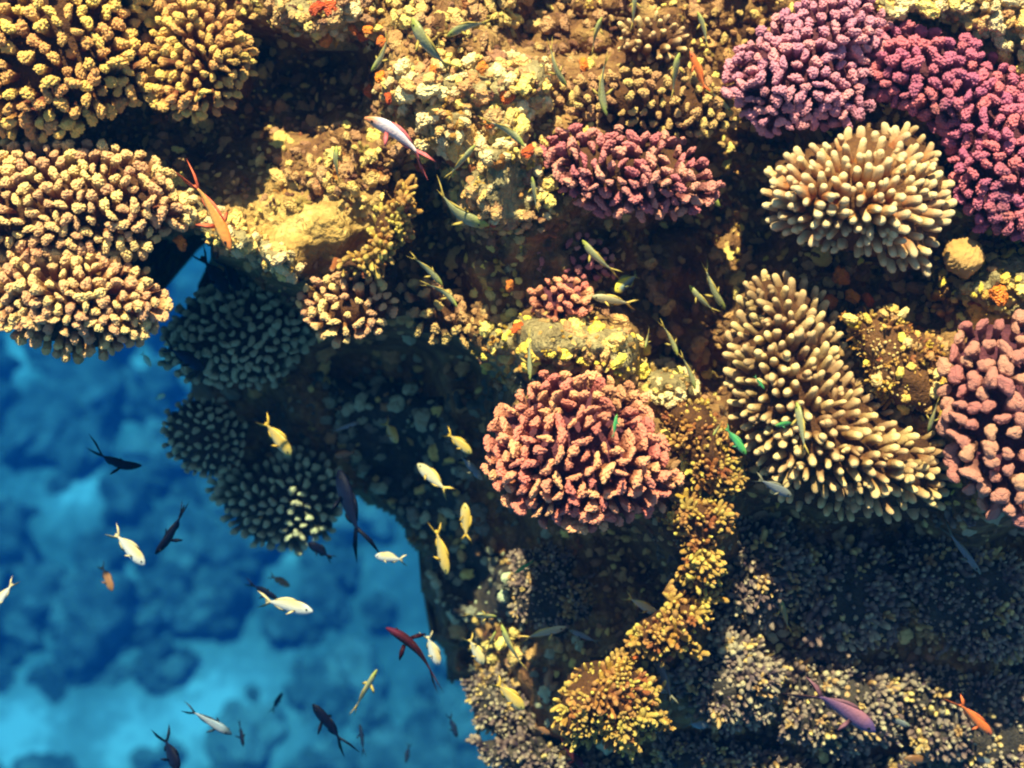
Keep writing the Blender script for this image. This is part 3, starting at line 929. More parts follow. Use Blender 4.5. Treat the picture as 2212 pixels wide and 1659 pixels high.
colony('encrusting_coral', 'dusky brown rubble lining the floor of the central cave',
       [(1380, 500), (1500, 480), (1580, 540), (1560, 680), (1500, 800), (1420, 720), (1400, 600)], 'crust_b', ('lump', 'lump', 'knob', 'spray'), szv=(.45, 1.35), dz=.0, H=.04, R=60, gap=30, size=18, relief=True, skip=.4)
colony('encrusting_coral', 'dusky brown rubble in the deep gap at the top of the reef',
       [(1130, 40), (1200, 20), (1330, 30), (1330, 110), (1240, 125), (1150, 100)], 'crust_b', ('lump', 'lump', 'knob', 'spray'), szv=(.45, 1.35), H=.03, R=50, gap=27, size=16, relief=True, skip=.3)
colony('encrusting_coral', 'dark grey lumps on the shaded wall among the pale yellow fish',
       [(700, 830), (850, 800), (960, 850), (1010, 980), (1000, 1150), (920, 1180), (820, 1080), (740, 1000)], ('crust_shade', 'poc_teal', 'crust_shade', 'crust_o'), ('lump', 'lump', 'knob', 'spray'), szv=(.45, 1.35), dz=.0, H=.05, R=90, gap=25, size=19, relief=True, skip=.1)
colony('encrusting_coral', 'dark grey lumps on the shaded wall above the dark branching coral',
       [(930, 1200), (1040, 1150), (1110, 1220), (1110, 1340), (1000, 1360), (940, 1300)], ('crust_shade', 'poc_teal', 'crust_shade', 'crust_o'), ('lump', 'lump', 'knob', 'spray'), szv=(.45, 1.35), dz=.0, H=.04, R=60, gap=21, size=14, relief=True, skip=.1)


# ------------------------------------------------------------------ crust filling the gaps between the colonies
SHORT = [(p, n_) for p, n_ in (
    ((150, 100), 'the large golden cauliflower coral'), ((440, 120), 'the fanned golden coral'), ((180, 440), 'the pale orange coral'), ((650, 180), 'the dark hollow'),
    ((650, 480), 'the rock ledge'), ((950, 190), 'the holed cream crust'), ((700, 20), 'the cream crust above the hollow'), ((740, 660), 'the small golden coral'),
    ((480, 720), 'the shaded olive coral'), ((440, 950), 'the dark round coral head'), ((600, 1090), 'the black green coral'), ((1360, 380), 'the brown pink coral'),
    ((1450, 540), 'the central cave'), ((1250, 950), 'the pink orange ridged coral'), ((1220, 750), 'the leafy yellow crust'), ((1080, 580), 'the dim green plates'),
    ((1740, 150), 'the pale pink coral'), ((2120, 300), 'the plum coral'), ((1850, 430), 'the cream finger coral'), ((1750, 900), 'the big brown finger coral'),
    ((2160, 900), 'the mauve lobed coral'), ((1900, 780), 'the tangled yellow patch'), ((1500, 1190), 'the yellow orange spur'),
    ((1320, 1510), 'the round yellow tufted coral'), ((1200, 1280), 'the dark coral under the ridged coral'), ((1820, 1520), 'the violet fish'), ((2120, 1540), 'the vivid orange fish'),
    ((1250, 60), 'the gap at the top of the reef'), ((1440, 80), 'the small golden knobbed coral'), ((1050, 1100), 'the upright yellow fish'), ((1000, 1300), 'the wall by the deep blue water'))]


def filler():
    rnd = random.Random(77)
    n = 26000
    cu = np.array([rnd.uniform(-90, 2300) for _ in range(n)])
    cv = np.array([rnd.uniform(-90, 1720) for _ in range(n)])
    d, _ = poly_dist(ROCK, cu, cv)
    free = d > 26
    for poly, _l, _n in POLYS:
        dd, _ = poly_dist(poly, cu, cv)
        free &= dd < 6
    zb = zbase(cu, cv)
    roots = {}
    cell = {}
    for k in np.nonzero(free)[0]:
        x, y = cu[k], cv[k]
        deep = zb[k] < -.38
        size = rnd.choice((7, 9, 11, 14, 18)) * (1.25 if deep else 1)
        g = size * 1.2 + 1
        bad = False
        cx, cy = int(x // 30), int(y // 30)
        for i in (-1, 0, 1):
            for j in (-1, 0, 1):
                for (a, b, h) in cell.get((cx + i, cy + j), ()):
                    if (a - x) ** 2 + (b - y) ** 2 < (0.5 * (g + h)) ** 2:
                        bad = True
        if bad:
            continue
        cell.setdefault((cx, cy), []).append((x, y, g))
        if deep and rnd.random() < .3:
            continue
        if math.exp(-((x - 670) / 130) ** 2 - ((y - 500) / 60) ** 2) > .4:
            continue                                        # the worn top of the ledge stays bare
        w = min(range(len(SHORT)), key=lambda i: (SHORT[i][0][0] - x) ** 2 + (SHORT[i][0][1] - y) ** 2)
        if w not in roots:
            u0, v0 = SHORT[w][0]
            z0 = float(zbase(u0, v0)[0])
            roots[w] = [thing('encrusting_coral', pt(u0, v0, z0 - .05), 'patchy brown cream crust in the cracks around ' + SHORT[w][1], 'coral', 'crust between the colonies'), 0]
        root = roots[w][0]
        roots[w][1] += 1
        if roots[w][1] > 295:
            continue
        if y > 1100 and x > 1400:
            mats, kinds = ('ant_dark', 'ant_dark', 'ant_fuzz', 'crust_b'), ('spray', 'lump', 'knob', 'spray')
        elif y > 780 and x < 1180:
            mats, kinds = ('crust_shade', 'crust_shade', 'crust_o'), ('lump', 'knob', 'spray')
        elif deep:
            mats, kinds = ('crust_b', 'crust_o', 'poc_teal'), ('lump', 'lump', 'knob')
        elif x > 1650 and y > 500:
            mats, kinds = ('crust_y', 'ant_orange', 'crust_b', 'crust'), ('lump', 'spray', 'knob')
        else:
            mats, kinds = ('crust', 'crust_b', 'crust_b', 'crust_o', 'poc_brown', 'crust'), ('lump', 'knob', 'knob', 'spray')
        kk = rnd.choice(kinds)
        s_ = size * UNIT * (1.0 if kk == 'lump' else .62)
        z_ = rock_z(x, y, zb[k]) + (0.05 if kk == 'lump' else 1.1) * s_
        nrm = Vector((rnd.uniform(-.45, .45), rnd.uniform(-.35, .45), 1)).normalized()
        R3 = (ROT @ nrm).to_track_quat('Z', 'Y').to_matrix() @ Matrix.Rotation(rnd.uniform(0, 6.28), 3, 'Z')
        mw = Matrix.Translation(pt(x, y, z_) - root.location) @ R3.to_4x4() @ Matrix.Diagonal((s_ * rnd.uniform(.9, 1.5), s_ * 1.1, s_ * rnd.uniform(.6, 1.0), 1))
        put(NAMES[kk], rnd.choice(variants(kk, M[rnd.choice(mats)])), None, root, mw)


filler()

def brain_coral():
    vs, fs = ICO4
    out = []
    for n in vs:
        w = noise.noise(n * 2.2) * 1.4
        k = 1 + 0.035 * math.sin(n.x * 30 + w * 4) + 0.16 * noise.fractal(n * 1.6, 1, 2, 3)
        out.append(Vector((n.x, n.y * 1.05, n.z * 0.8)) * k)
    me = pydata('brain', out, fs)
    o = put('brain_coral', me, coral_mat('tan grooved coral', (0.42, 0.18, 0.04), (0.74, 0.40, 0.12), span=(-1, 1), nz=22))
    s = 40 * UNIT
    o.matrix_basis = Matrix.Translation(pt(2082, 556, .0)) @ ROT4 @ Matrix.Rotation(-.6, 4, 'Z') @ Matrix.Diagonal((s * 1.1, s * .95, s * 1.2, 1))
    tag(o, 'small smooth tan coral ball with fine grooves at the corner of the cream finger coral', 'coral')


brain_coral()

# orange sponges
SPG = [(686, 17, 13), (713, 17, 14), (702, 86, 11), (763, 64, 9), (783, 75, 10), (796, 64, 9), (824, 88, 9), (822, 166, 13), (795, 196, 11), (935, 150, 9), (930, 170, 10),
       (838, 213, 8), (1042, 144, 10), (1056, 207, 10), (1095, 210, 13), (1055, 266, 9), (910, 360, 10), (1139, 326, 10), (1261, 138, 11), (1067, 481, 10),
       (1814, 597, 17), (1842, 641, 15), (1790, 652, 13), (1875, 647, 12), (2157, 636, 18), (1366, 1420, 14), (390, 526, 14), (1100, 617, 10), (1535, 1010, 9), (1120, 710, 10)]
spl = variants('sponge', M['sponge'])
rs = random.Random(5)
for u, v, r in SPG:
    zz = float(zbase(u, v)[0]) + 0.045
    s = r * UNIT
    mw = Matrix.Translation(pt(u, v, zz)) @ ROT4 @ Matrix.Rotation(rs.uniform(0, 6.28), 4, 'Z') @ Matrix.Diagonal((s * rs.uniform(1, 1.5), s, s, 1))
    o = put('orange_sponge', rs.choice(spl), None, None, mw)
    if u < 850 and v < 120:
        w = 'on the cream crust above the dark hollow'
    elif u < 1280 and v < 280:
        w = 'in the holed yellow cream crust'
    elif 1700 < u < 1900:
        w = 'in the brown rubble under the cream finger coral'
    elif u < 450:
        w = 'at the tip of the rock ledge over blue water'
    elif u > 2000:
        w = 'in the rubble above the mauve lobed coral'
    elif v > 1300:
        w = 'beside the orange tufted coral on the lower slope'
    elif v > 800:
        w = 'among the yellow orange tufts by the ridged coral'
    elif v > 600:
        w = 'between the green plates and the leafy yellow crust'
    else:
        w = 'on the bright cream crust in the middle of the reef'
    tag(o, 'orange encrusting sponge ' + w, 'sponge', 'orange sponges on the reef')

# ------------------------------------------------------------------ mounds on the deep seabed
rm = random.Random(11)
M['mound_pale'] = rock_mat('pale sunken coral', [(0.18, 0.18, 0.15), (0.26, 0.26, 0.22), (0.34, 0.33, 0.28), (0.46, 0.45, 0.39)], 1.4, 0.1)
for pale in (False, True):
    mounds = [lump_mesh(300 + k + 50 * pale, rough=0.36, flat=0.8) for k in range(6)]
    for me in mounds:
        me.materials.append(M['mound_pale' if pale else 'mound'])
    cnt = 0
    for _ in range(3000):
        if cnt >= (130 if pale else 170):
            break
        u, v = rm.uniform(-150, 1200), rm.uniform(660, 1780)
        p = ray_floor(u, v, SEA_Z)
        r = rm.choice((.14, .19, .24, .3, .38, .5)) * (1.0 if pale else 1.35)
        if not pale and any((p - q).length < R_ * .7 + r * .5 for q, R_ in SPOT[1:4]):
            continue
        mw = Matrix.Translation(p + Vector((0, 0, r * .5))) @ Matrix.Rotation(rm.uniform(0, 6.28), 4, 'Z') @ Matrix.Diagonal((r, r * rm.uniform(.7, 1.2), r * rm.uniform(.8, 1.6), 1))
        o = put('coral_mound', rm.choice(mounds), None, None, mw)
        if pale:
            tag(o, 'blurred pale coral mound on the deep blue seabed', 'coral', 'pale coral mounds on the deep seabed')
        else:
            tag(o, 'blurred dark coral mound on the deep blue seabed', 'coral', 'dark coral mounds on the deep seabed')
        cnt += 1

# ------------------------------------------------------------------ fish


def fish_mat(name, back, side, belly, tail, head=None, rough=0.38, patch=None):
    m, n, l, b = new_mat(name, rough if side[1] > .05 else .55)
    b.inputs['Specular IOR Level'].default_value = 0.3 if side[1] > .05 else 0.08
    tc = n.new('ShaderNodeTexCoord')
    sep = n.new('ShaderNodeSeparateXYZ')
    l.new(tc.outputs['Object'], sep.inputs[0])
    ns = n.new('ShaderNodeTexNoise')
    ns.inputs['Scale'].default_value = 14
    ns.inputs['Detail'].default_value = 4
    l.new(tc.outputs['Object'], ns.inputs['Vector'])
    mz = n.new('ShaderNodeMapRange')
    mz.inputs['From Min'].default_value = -0.13
    mz.inputs['From Max'].default_value = 0.13
    l.new(sep.outputs['Z'], mz.inputs['Value'])
    r = ramp(n, [(0.1, belly), (0.5, side), (0.9, back)])
    l.new(mz.outputs[0], r.inputs[0])
    mx = n.new('ShaderNodeMapRange')
    mx.interpolation_type = 'SMOOTHSTEP'
    mx.inputs['From Min'].default_value = -0.22
    mx.inputs['From Max'].default_value = -0.36
    l.new(sep.outputs['X'], mx.inputs['Value'])
    c1 = n.new('ShaderNodeMix')
    c1.data_type = 'RGBA'
    l.new(mx.outputs[0], c1.inputs[0])
    l.new(r.outputs[0], c1.inputs[6])
    c1.inputs[7].default_value = (*tail, 1)
    hx = n.new('ShaderNodeMapRange')
    hx.interpolation_type = 'SMOOTHSTEP'
    hx.inputs['From Min'].default_value = 0.26
    hx.inputs['From Max'].default_value = 0.44
    l.new(sep.outputs['X'], hx.inputs['Value'])
    c2 = n.new('ShaderNodeMix')
    c2.data_type = 'RGBA'
    l.new(hx.outputs[0], c2.inputs[0])
    l.new(c1.outputs[2], c2.inputs[6])
    c2.inputs[7].default_value = (*(head or side), 1)
    vo = n.new('ShaderNodeTexVoronoi')
    vo.inputs['Scale'].default_value = 34
    l.new(tc.outputs['Object'], vo.inputs['Vector'])
    vr = ramp(n, [(0.0, (1, 1, 1)), (0.8, (0.8, 0.8, 0.8))])
    l.new(vo.outputs['Distance'], vr.inputs[0])
    c3 = n.new('ShaderNodeMix')
    c3.data_type = 'RGBA'
    c3.blend_type = 'MULTIPLY'
    c3.inputs[0].default_value = 0.8
    l.new(c2.outputs[2], c3.inputs[6])
    l.new(vr.outputs[0], c3.inputs[7])
    l.new(c3.outputs[2], b.inputs['Base Color'])
    bp = n.new('ShaderNodeBump')
    bp.inputs['Strength'].default_value = 0.15
    bp.inputs['Distance'].default_value = 0.004
    l.new(vo.outputs['Distance'], bp.inputs['Height'])
    l.new(bp.outputs[0], b.inputs['Normal'])
    return m


def fin_mat(name, col):
    m, n, l, b = new_mat(name, 0.5)
    b.inputs['Specular IOR Level'].default_value = 0.1
    tc = n.new('ShaderNodeTexCoord')
    w = n.new('ShaderNodeTexNoise')
    w.inputs['Scale'].default_value = 25
    l.new(tc.outputs['Object'], w.inputs['Vector'])
    r = ramp(n, [(0.3, tuple(c * .7 for c in col)), (0.7, col)])
    l.new(w.outputs['Fac'], r.inputs[0])
    l.new(r.outputs[0], b.inputs['Base Color'])
    b.inputs['Transmission Weight'].default_value = 0.0
    return m


EYE, _n, _l, _b = new_mat('fish eye', 0.15)
_b.inputs['Base Color'].default_value = (0.01, 0.01, 0.012, 1)

#        kind: (body material colours back, side, belly, tail, head), fin colour, height, width, roll, tail length, fork
FK = {
    'chromis': (((.27, .26, .10), (.36, .36, .20), (.56, .54, .40), (.56, .34, .06), (.36, .38, .07)), (.50, .36, .08), .30, .19, 18, .22, .6),
    'pale':    (((.54, .42, .18), (.56, .48, .28), (.60, .56, .44), (.66, .40, .09), (.52, .46, .24)), (.78, .52, .12), .40, .20, 58, .20, .6),
    'yellow':  (((.56, .36, .06), (.60, .42, .13), (.62, .50, .24), (.66, .34, .04), (.54, .42, .10)), (.68, .42, .06), .40, .20, 55, .20, .6),
    'white':   (((.62, .46, .20), (.60, .58, .50), (.64, .64, .60), (.60, .38, .12), (.56, .56, .50)), (.62, .50, .26), .36, .18, 62, .20, .6),
    'anthias': (((.82, .20, .03), (.86, .42, .10), (.86, .62, .24), (.76, .10, .02), (.80, .24, .05)), (.84, .16, .07), .27, .17, 32, .24, 1.0),
    'silver_anthias': (((.84, .80, .80), (.86, .62, .56), (.80, .36, .26), (.62, .09, .05), (.82, .30, .12)), (.74, .16, .16), .27, .18, 30, .24, 1.0),
    'orange':  (((.85, .17, .03), (.88, .22, .05), (.85, .34, .10), (.76, .16, .05), (.82, .16, .05)), (.84, .18, .05), .28, .19, 35, .20, .9),
    'black':   (((.003, .004, .014), (.004, .008, .026), (.010, .022, .05), (.003, .004, .012), (.003, .004, .012)), (.003, .004, .012), .34, .20, 48, .28, 1.1),
    'blue':    (((.006, .012, .03), (.010, .022, .055), (.02, .04, .07), (.006, .012, .026), (.008, .012, .026)), (.006, .012, .026), .40, .22, 45, .22, .7),
    'grey':    (((.15, .16, .15), (.22, .23, .23), (.36, .36, .34), (.22, .19, .10), (.20, .20, .14)), (.22, .20, .12), .36, .20, 40, .22, .6),
    'brown':   (((.26, .11, .04), (.32, .15, .06), (.36, .20, .09), (.24, .12, .04), (.30, .14, .05)), (.28, .13, .04), .42, .20, 55, .20, .5),
    'red':     (((.05, .008, .012), (.07, .016, .008), (.11, .04, .012), (.04, .004, .006), (.10, .012, .03)), (.03, .003, .004), .25, .17, 20, .22, 1.0),
    'violet':  (((.34, .13, .16), (.17, .09, .19), (.24, .14, .16), (.18, .06, .09), (.12, .07, .18)), (.22, .09, .11), .32, .20, 40, .26, 1.1),
    'green':   (((.07, .34, .08), (.08, .40, .14), (.16, .42, .26), (.06, .28, .10), (.12, .36, .07)), (.10, .34, .12), .28, .16, 35, .18, .3),
    'mint':    (((.40, .75, .50), (.50, .85, .60), (.62, .88, .72), (.30, .60, .40), (.45, .80, .55)), (.40, .70, .48), .42, .20, 50, .16, .4),
    'banded':  (((.78, .60, .04), (.20, .28, .26), (.03, .03, .05), (.35, .32, .14), (.72, .56, .06)), (.30, .28, .08), .55, .20, 65, .16, .1),
    'silver':  (((.20, .26, .30), (.42, .44, .42), (.03, .06, .08), (.02, .04, .06), (.05, .08, .10)), (.02, .04, .06), .30, .19, 30, .20, .9),
}
FM = {k: (fish_mat('fish ' + k, *c[0]), fin_mat('fin ' + k, c[1])) for k, c in FK.items()}

eye_me = pydata('eye', *ico(2))
eye_me.materials.append(EYE)


def fin_sheet(name, outline, thick, axis, centre_fn, root_x=0.0):
    """a fin: outline points (x, s) extruded a few percent, tapering to the rim; s runs along axis"""
    n = len(outline)
    cx = sum(p[0] for p in outline) / n if axis != 'T' else root_x
    cs = sum(p[1] for p in outline) / n
    verts = []
    for sgn in (1, -1):
        verts.append(centre_fn(cx, cs, sgn * thick))
    for x, s in outline:
        verts.append(centre_fn(x, s, 0))
    faces = []
    for k in range(n):
        a, b = 2 + k, 2 + (k + 1) % n
        faces.append((0, a, b))
        faces.append((1, b, a))
    return pydata(name, verts, faces)


def fish(kind, head, tail, where, what, z=None, bend=0.0, roll=None, fat=1.0, up=0.09, lyre=None, group=None):
    """head and tail-tip positions in photo pixels"""
    SEED[0] += 1
    rnd = random.Random(SEED[0])
    cols, finc, hgt, wid, rl, tl, fork = FK[kind]
    if lyre is not None:
        fork = lyre
    hu, hv, tu, tv = head[0] / K, head[1] / K, tail[0] / K, tail[1] / K
    if z is None:
        z = float(zbase((hu + tu) / 2, (hv + tv) / 2)[0])
        z = max(z, -.25) + up + 0.07
    dzt = rnd.uniform(-.014, .014)
    h = pt(hu, hv, z - dzt)
    t = pt(tu, tv, z + dzt)
    L = (h - t).length
    X = (h - t).normalized()
    r = math.radians((rl if roll is None else roll) + rnd.uniform(-8, 8))
    # back towards the viewer/surface, rolled to show some flank
    up_w = (SZ * 0.85 + Vector((0, 0, 1)) * 0.35)
    Yv = up_w.cross(X).normalized()
    Zv = X.cross(Yv).normalized()
    side = 1 if Yv.dot(SY) < 0 else -1
    Rr = Matrix.Rotation(r * side, 3, X)
    Yv, Zv = Rr @ Yv, Rr @ Zv
    mw = Matrix((X, Yv, Zv)).transposed().to_4x4()
    mw = Matrix.Translation((h + t) / 2) @ mw @ Matrix.Scale(L, 4)
    bm_, fm_ = FM[kind]
    body_end = -0.5 + tl
    hgt *= fat
    wid *= fat

    def spine(x):
        s = 0.5 - x
        return -bend * (0.95 * (s - 0.45) ** 2 - 0.09)

    root = bpy.data.objects.new(what[1], None)
    COL.objects.link(root)
    root.empty_display_size = 0.02
    root.matrix_basis = mw
    tag(root, f'{what[0]} {where}', 'fish', group or what[2])
    # body
    NS, NR = 20, 14
    verts, faces = [], []
    for i in range(NS):
        s = i / (NS - 1)
        x = 0.5 - s * (0.5 - body_end)
        prof = (math.sin(math.pi * min(1, s) ** 0.78) ** 0.92) * (1 - 0.40 * s) + 0.11 * s + 0.05 * (1 - s)
        if i == 0:
            prof = 0.03
        hh = max(0.02, hgt * 0.5 * prof)
        ww = max(0.010, wid * 0.5 * (prof ** 1.05) * (1.0 - 0.5 * s))
        for k in range(NR):
            a = k / NR * 2 * math.pi
            ca, sa = math.cos(a), math.sin(a)
            zz = sa * hh * (1.0 if sa > 0 else 0.92)
            verts.append((x, spine(x) + ca * ww * (1 - 0.15 * abs(sa)), zz))
    for i in range(NS - 1):
        for k in range(NR):
            faces.append((i * NR + k, (i + 1) * NR + k, (i + 1) * NR + (k + 1) % NR, i * NR + (k + 1) % NR))
    faces.append(tuple(range(NR)))
    faces.append(tuple(reversed(range((NS - 1) * NR, NS * NR))))
    body = put('body', pydata('body', verts, faces), bm_, root)
    tk = 0.008
    # tail fin
    xe = body_end + 0.03
    sp = hgt * (0.34 + 0.34 * fork)
    notch = xe - tl * (0.85 - 0.52 * fork)
    xl = -0.5 - 0.11 * max(0, fork - .3)
    ol = [(xe, 0.030), (xe - tl * .3, sp * .46), (xe - tl * .65, sp * .80), (xl, sp * 1.05), (xe - tl * .72, sp * .62), (xe - tl * .45, sp * .34), (notch, sp * .10), (notch, -sp * .10),
          (xe - tl * .45, -sp * .34), (xe - tl * .72, -sp * .62), (xl, -sp * 1.05), (xe - tl * .65, -sp * .80), (xe - tl * .3, -sp * .46), (xe, -0.030)]
    put('tail_fin', fin_sheet('tail_fin', ol, tk, 'T', lambda x, s, w: (x, spine(max(x, -.5)) + w, s), root_x=xe - tl * .12), fm_, root)

    def rim(x, up_):
        s = (0.5 - x) / (0.5 - body_end)
        prof = (math.sin(math.pi * max(0.0, min(1, s)) ** 0.78) ** 0.92) * (1 - 0.40 * s) + 0.11 * s + 0.05 * (1 - s)
        return up_ * hgt * 0.5 * prof * 0.96
    x0, x1 = 0.20, body_end + 0.09
    xs = [x0 + (x1 - x0) * k / 6 for k in range(7)]
    dh = hgt * 0.20
    ol = [(x, rim(x, 1) + dh * math.sin(math.pi * (0.12 + 0.80 * k / 6))) for k, x in enumerate(xs)] + [(x, rim(x, 1) * .9) for x in reversed(xs)]
    put('dorsal_fin', fin_sheet('dorsal_fin', ol, tk, 'Z', lambda x, s, w: (x, spine(x) + w, s)), fm_, root)
    xs = [0.0 + (x1 - 0.0) * k / 4 for k in range(5)]
    ol = [(x, rim(x, -1) - dh * .8 * math.sin(math.pi * (0.15 + 0.75 * k / 4))) for k, x in enumerate(xs)] + [(x, rim(x, -1) * .9) for x in reversed(xs)]
    put('anal_fin', fin_sheet('anal_fin', ol, tk, 'Z', lambda x, s, w: (x, spine(x) + w, s)), fm_, root)
    for sg in (-1, 1):
        yb = wid * 0.40
        pl = (0.17 if kind in ('anthias', 'silver_anthias', 'black', 'red', 'violet') else 0.12)
        ol = [(0.21, 0.0), (0.165, pl * .55), (0.10, pl * .95), (0.075, pl), (0.10, pl * .5), (0.165, -.01)]
        put('pectoral_fin', fin_sheet('pectoral_fin', ol, tk * .8, 'Y', lambda x, s, w: (x, spine(x) + sg * (yb + s), -hgt * .08 + w - s * .35)), fm_, root)
        e = put('eye', eye_me, None, root)
        er = 0.020 if L > .05 else .024
        s_ = (0.5 - 0.40) / (0.5 - body_end)
        pr = (math.sin(math.pi * s_ ** 0.78) ** 0.92) + .05
        e.matrix_basis = Matrix.Translation((0.40, spine(0.40) + sg * wid * .5 * pr * .86, hgt * .09)) @ Matrix.Diagonal((er, er * .6, er, 1))
    return root


CH = ('slender grey green fish', 'slender_fish', 'slender grey green fish over the reef')
PA = ('pale cream fish', 'damselfish', 'pale and yellow fish at the reef wall')
YE = ('pale yellow oval fish', 'damselfish', 'pale and yellow fish at the reef wall')
WH = ('white fish with yellow fins', 'damselfish', 'white fish in the blue water')
AN = ('orange fish with forked lyre tail', 'lyretail_fish', None)
BK = ('dark blue black fish', 'dark_fish', 'dark fish at the drop-off')
GR = ('dim grey fish', 'grey_fish', 'dim grey fish on the lower slope')
GN = ('bright green fish', 'green_fish', 'bright green fish')
RD = ('dark red fish', 'red_fish', None)
BR = ('brown fish', 'brown_fish', None)

# over the upper reef
fish('chromis', (1601, 75), (1768, 292), 'largest of its kind, crossing the grey cream crust', CH, bend=.5, fat=.9)
fish('chromis', (1745, 135), (1925, 78), 'lying across the gap right of the largest slender fish', CH, bend=-.5, fat=.8)
fish('chromis', (1456, 280), (1524, 130), 'at the right mouth of the dark hollow', CH, bend=.4, fat=.8)
fish('chromis', (1310, 570), (1325, 725), 'hovering over the olive growth of the rock ledge', CH, bend=.3, fat=1.0)
fish('chromis', (2055, 565), (1878, 455), 'right of the chalky pale rock plate', CH, bend=.5, fat=.8)
fish('chromis', (1858, 565), (1738, 705), 'below the chalky pale rock plate', CH, fat=.7)
fish('chromis', (1897, 893), (1685, 735), 'arched beside the narrow cleft right of the ledge', CH, bend=-.7, fat=1.0)
fish('chromis', (2482, -40), (2468, 128), 'over the small golden knobbed coral', CH, fat=.8)
fish('chromis', (2347, 65), (2308, 218), 'over the dusky rubble gap left of the small golden knobbed coral', CH, bend=.3, fat=.9)
fish('chromis', (2208, 342), (2136, 155), 'on the right of the holed yellow cream crust', CH, bend=-.4, fat=.75)
fish('chromis', (2358, 452), (2362, 195), 'over the left end of the beige small branched coral', CH, bend=-.5, fat=.8)
fish('chromis', (2650, 205), (2624, 392), 'over the right end of the beige small branched coral', CH, bend=.2, fat=.9)
fish('chromis', (2728, 45), (2768, 200), 'over the dull brown coral', CH, bend=-.3, fat=.8)
fish('chromis', (2856, 436), (2762, 345), 'touching the tail of the thin orange fish', CH, fat=.6)
fish('chromis', (2815, 805), (2645, 645), 'at the right edge of the brown pink cauliflower coral', CH, bend=.2, fat=.85)
fish('chromis', (2078, 690), (2098, 835), 'over the bright cream crust by the brown pink cauliflower coral', CH, fat=.7)
fish('chromis', (2270, 942), (2418, 1082), 'slanting over the small brown branched coral', CH, bend=.3, fat=.8)
fish('pale', (2310, 1158), (2485, 1190), 'level beside the small striped fish of the cave', ('pale silver fish', 'damselfish', None), roll=45, fat=.65)
fish('chromis', (2828, 1212), (2740, 1018), 'in the central cave nearest the tan finger coral', CH, bend=-.3, fat=.75)
fish('chromis', (2690, 1117), (2805, 1232), 'in the central cave crossing behind its neighbour by the finger coral', CH, bend=.3, fat=.7)
fish('chromis', (2650, 1388), (2578, 1248), 'in the cave mouth above the chalk white knobs', CH, bend=.2, fat=.8)
fish('chromis', (2718, 1518), (2655, 1368), 'in the cave mouth, nose near the yellow tufts', CH, bend=.2, fat=.75)
fish('chromis', (2520, 1358), (2536, 1285), 'tiny, above the yellow leafy crust edge', CH, fat=.8)
fish('chromis', (2070, 1485), (2066, 1275), 'upright over the bright yellow leafy crust', CH, fat=.6)
fish('chromis', (1730, 1112), (1598, 988), 'in the shade right of the small golden cauliflower coral', CH, bend=.2, fat=.75, z=-.02)
fish('chromis', (1792, 1192), (1648, 1092), 'over the dim brown cauliflower coral', CH, bend=.6, fat=.75, z=-.02)
fish('orange', (2696, 200), (2764, 372), 'left of the pale pink cauliflower coral', ('thin orange fish', 'orange_fish', None), fat=.72, up=.1)
fish('banded', (2402, 1138), (2495, 1068), 'in the dark of the central cave', ('small striped yellow and black fish', 'striped_fish', None), fat=.85)
fish('silver_anthias', (1435, 452), (1690, 640), 'above the chalky pale rock plate', ('white and orange fish with lyre tail', 'lyretail_fish', None), bend=-.6, fat=.85, up=.1)
fish('anthias', (908, 976), (730, 660), 'over the front lip of the rock ledge', AN, bend=.25, fat=.85, up=.1)
# at the ledge and in the blue
fish('black', (890, 1145), (768, 975), 'left of the pair under the rock ledge', BK, z=-.30, fat=1.05, roll=50, lyre=.5)
fish('black', (938, 1135), (850, 995), 'right of the pair under the rock ledge', BK, z=-.33, fat=1.05, roll=50, lyre=.5)
fish('blue', (800, 1445), (635, 1345), 'gliding past the shaded olive cauliflower coral', BK, z=-.32, fat=.85)
fish('blue', (1100, 1320), (1030, 1210), 'small, over the right side of the shaded olive coral', BK, z=-.4, fat=.75)
fish('mint', (590, 1432), (552, 1375), 'at the left edge of the shaded olive coral', ('tiny mint green fish', 'green_fish', 'tiny mint green fish'), z=-.4, fat=1.1)
fish('mint', (645, 1540), (608, 1562), 'above the dark round coral head', ('tiny mint green fish', 'green_fish', 'tiny mint green fish'), z=-.5, fat=1.2)
fish('black', (545, 1832), (340, 1750), 'with curled lyre tail near the dark round coral head', BK, z=-.25, bend=-.9, fat=.75, roll=40)
fish('black', (612, 2168), (738, 1955), 'long and slim, below the dark round coral head', BK, z=-.25, bend=.35, fat=.62, roll=25, lyre=.2)
fish('white', (565, 2208), (435, 2068), 'alone in open water left of the slim dark fish', WH, z=-.22, fat=.95)
fish('brown', (440, 2308), (392, 2200), 'in open water below the lone white fish', ('orange brown fish', 'brown_fish', None), z=-.5, fat=1.0)
fish('black', (1320, 1835), (1425, 2160), 'large, with long lyre tail, before the black green coral', BK, z=-.3, bend=.2, fat=.7, roll=50, lyre=1.2)
fish('yellow', (1137, 1780), (1022, 1632), 'before the black green coral at the shaded wall', YE, z=-.28, fat=1.0)
fish('yellow', (1552, 1730), (1500, 1640), 'half lit in the dark of the shaded wall', YE, z=-.36, fat=1.1)
fish('yellow', (1842, 1772), (1738, 1685), 'left of the pink orange ridged coral', YE, z=-.26, fat=.9)
fish('pale', (1630, 1812), (1758, 1930), 'slanting across the shaded wall above two upright yellow fish', PA, z=-.28, fat=.75)
fish('yellow', (1816, 1965), (1820, 2120), 'upright under the left edge of the pink orange ridged coral', YE, z=-.28, fat=.8)
fish('yellow', (1746, 2245), (1698, 2045), 'upright at the bottom of the shaded wall, longest of its kind', YE, z=-.28, fat=.7)
fish('grey', (1885, 1875), (1785, 1765), 'behind the yellow fish left of the pink orange ridged coral', GR, z=-.36, fat=.8)
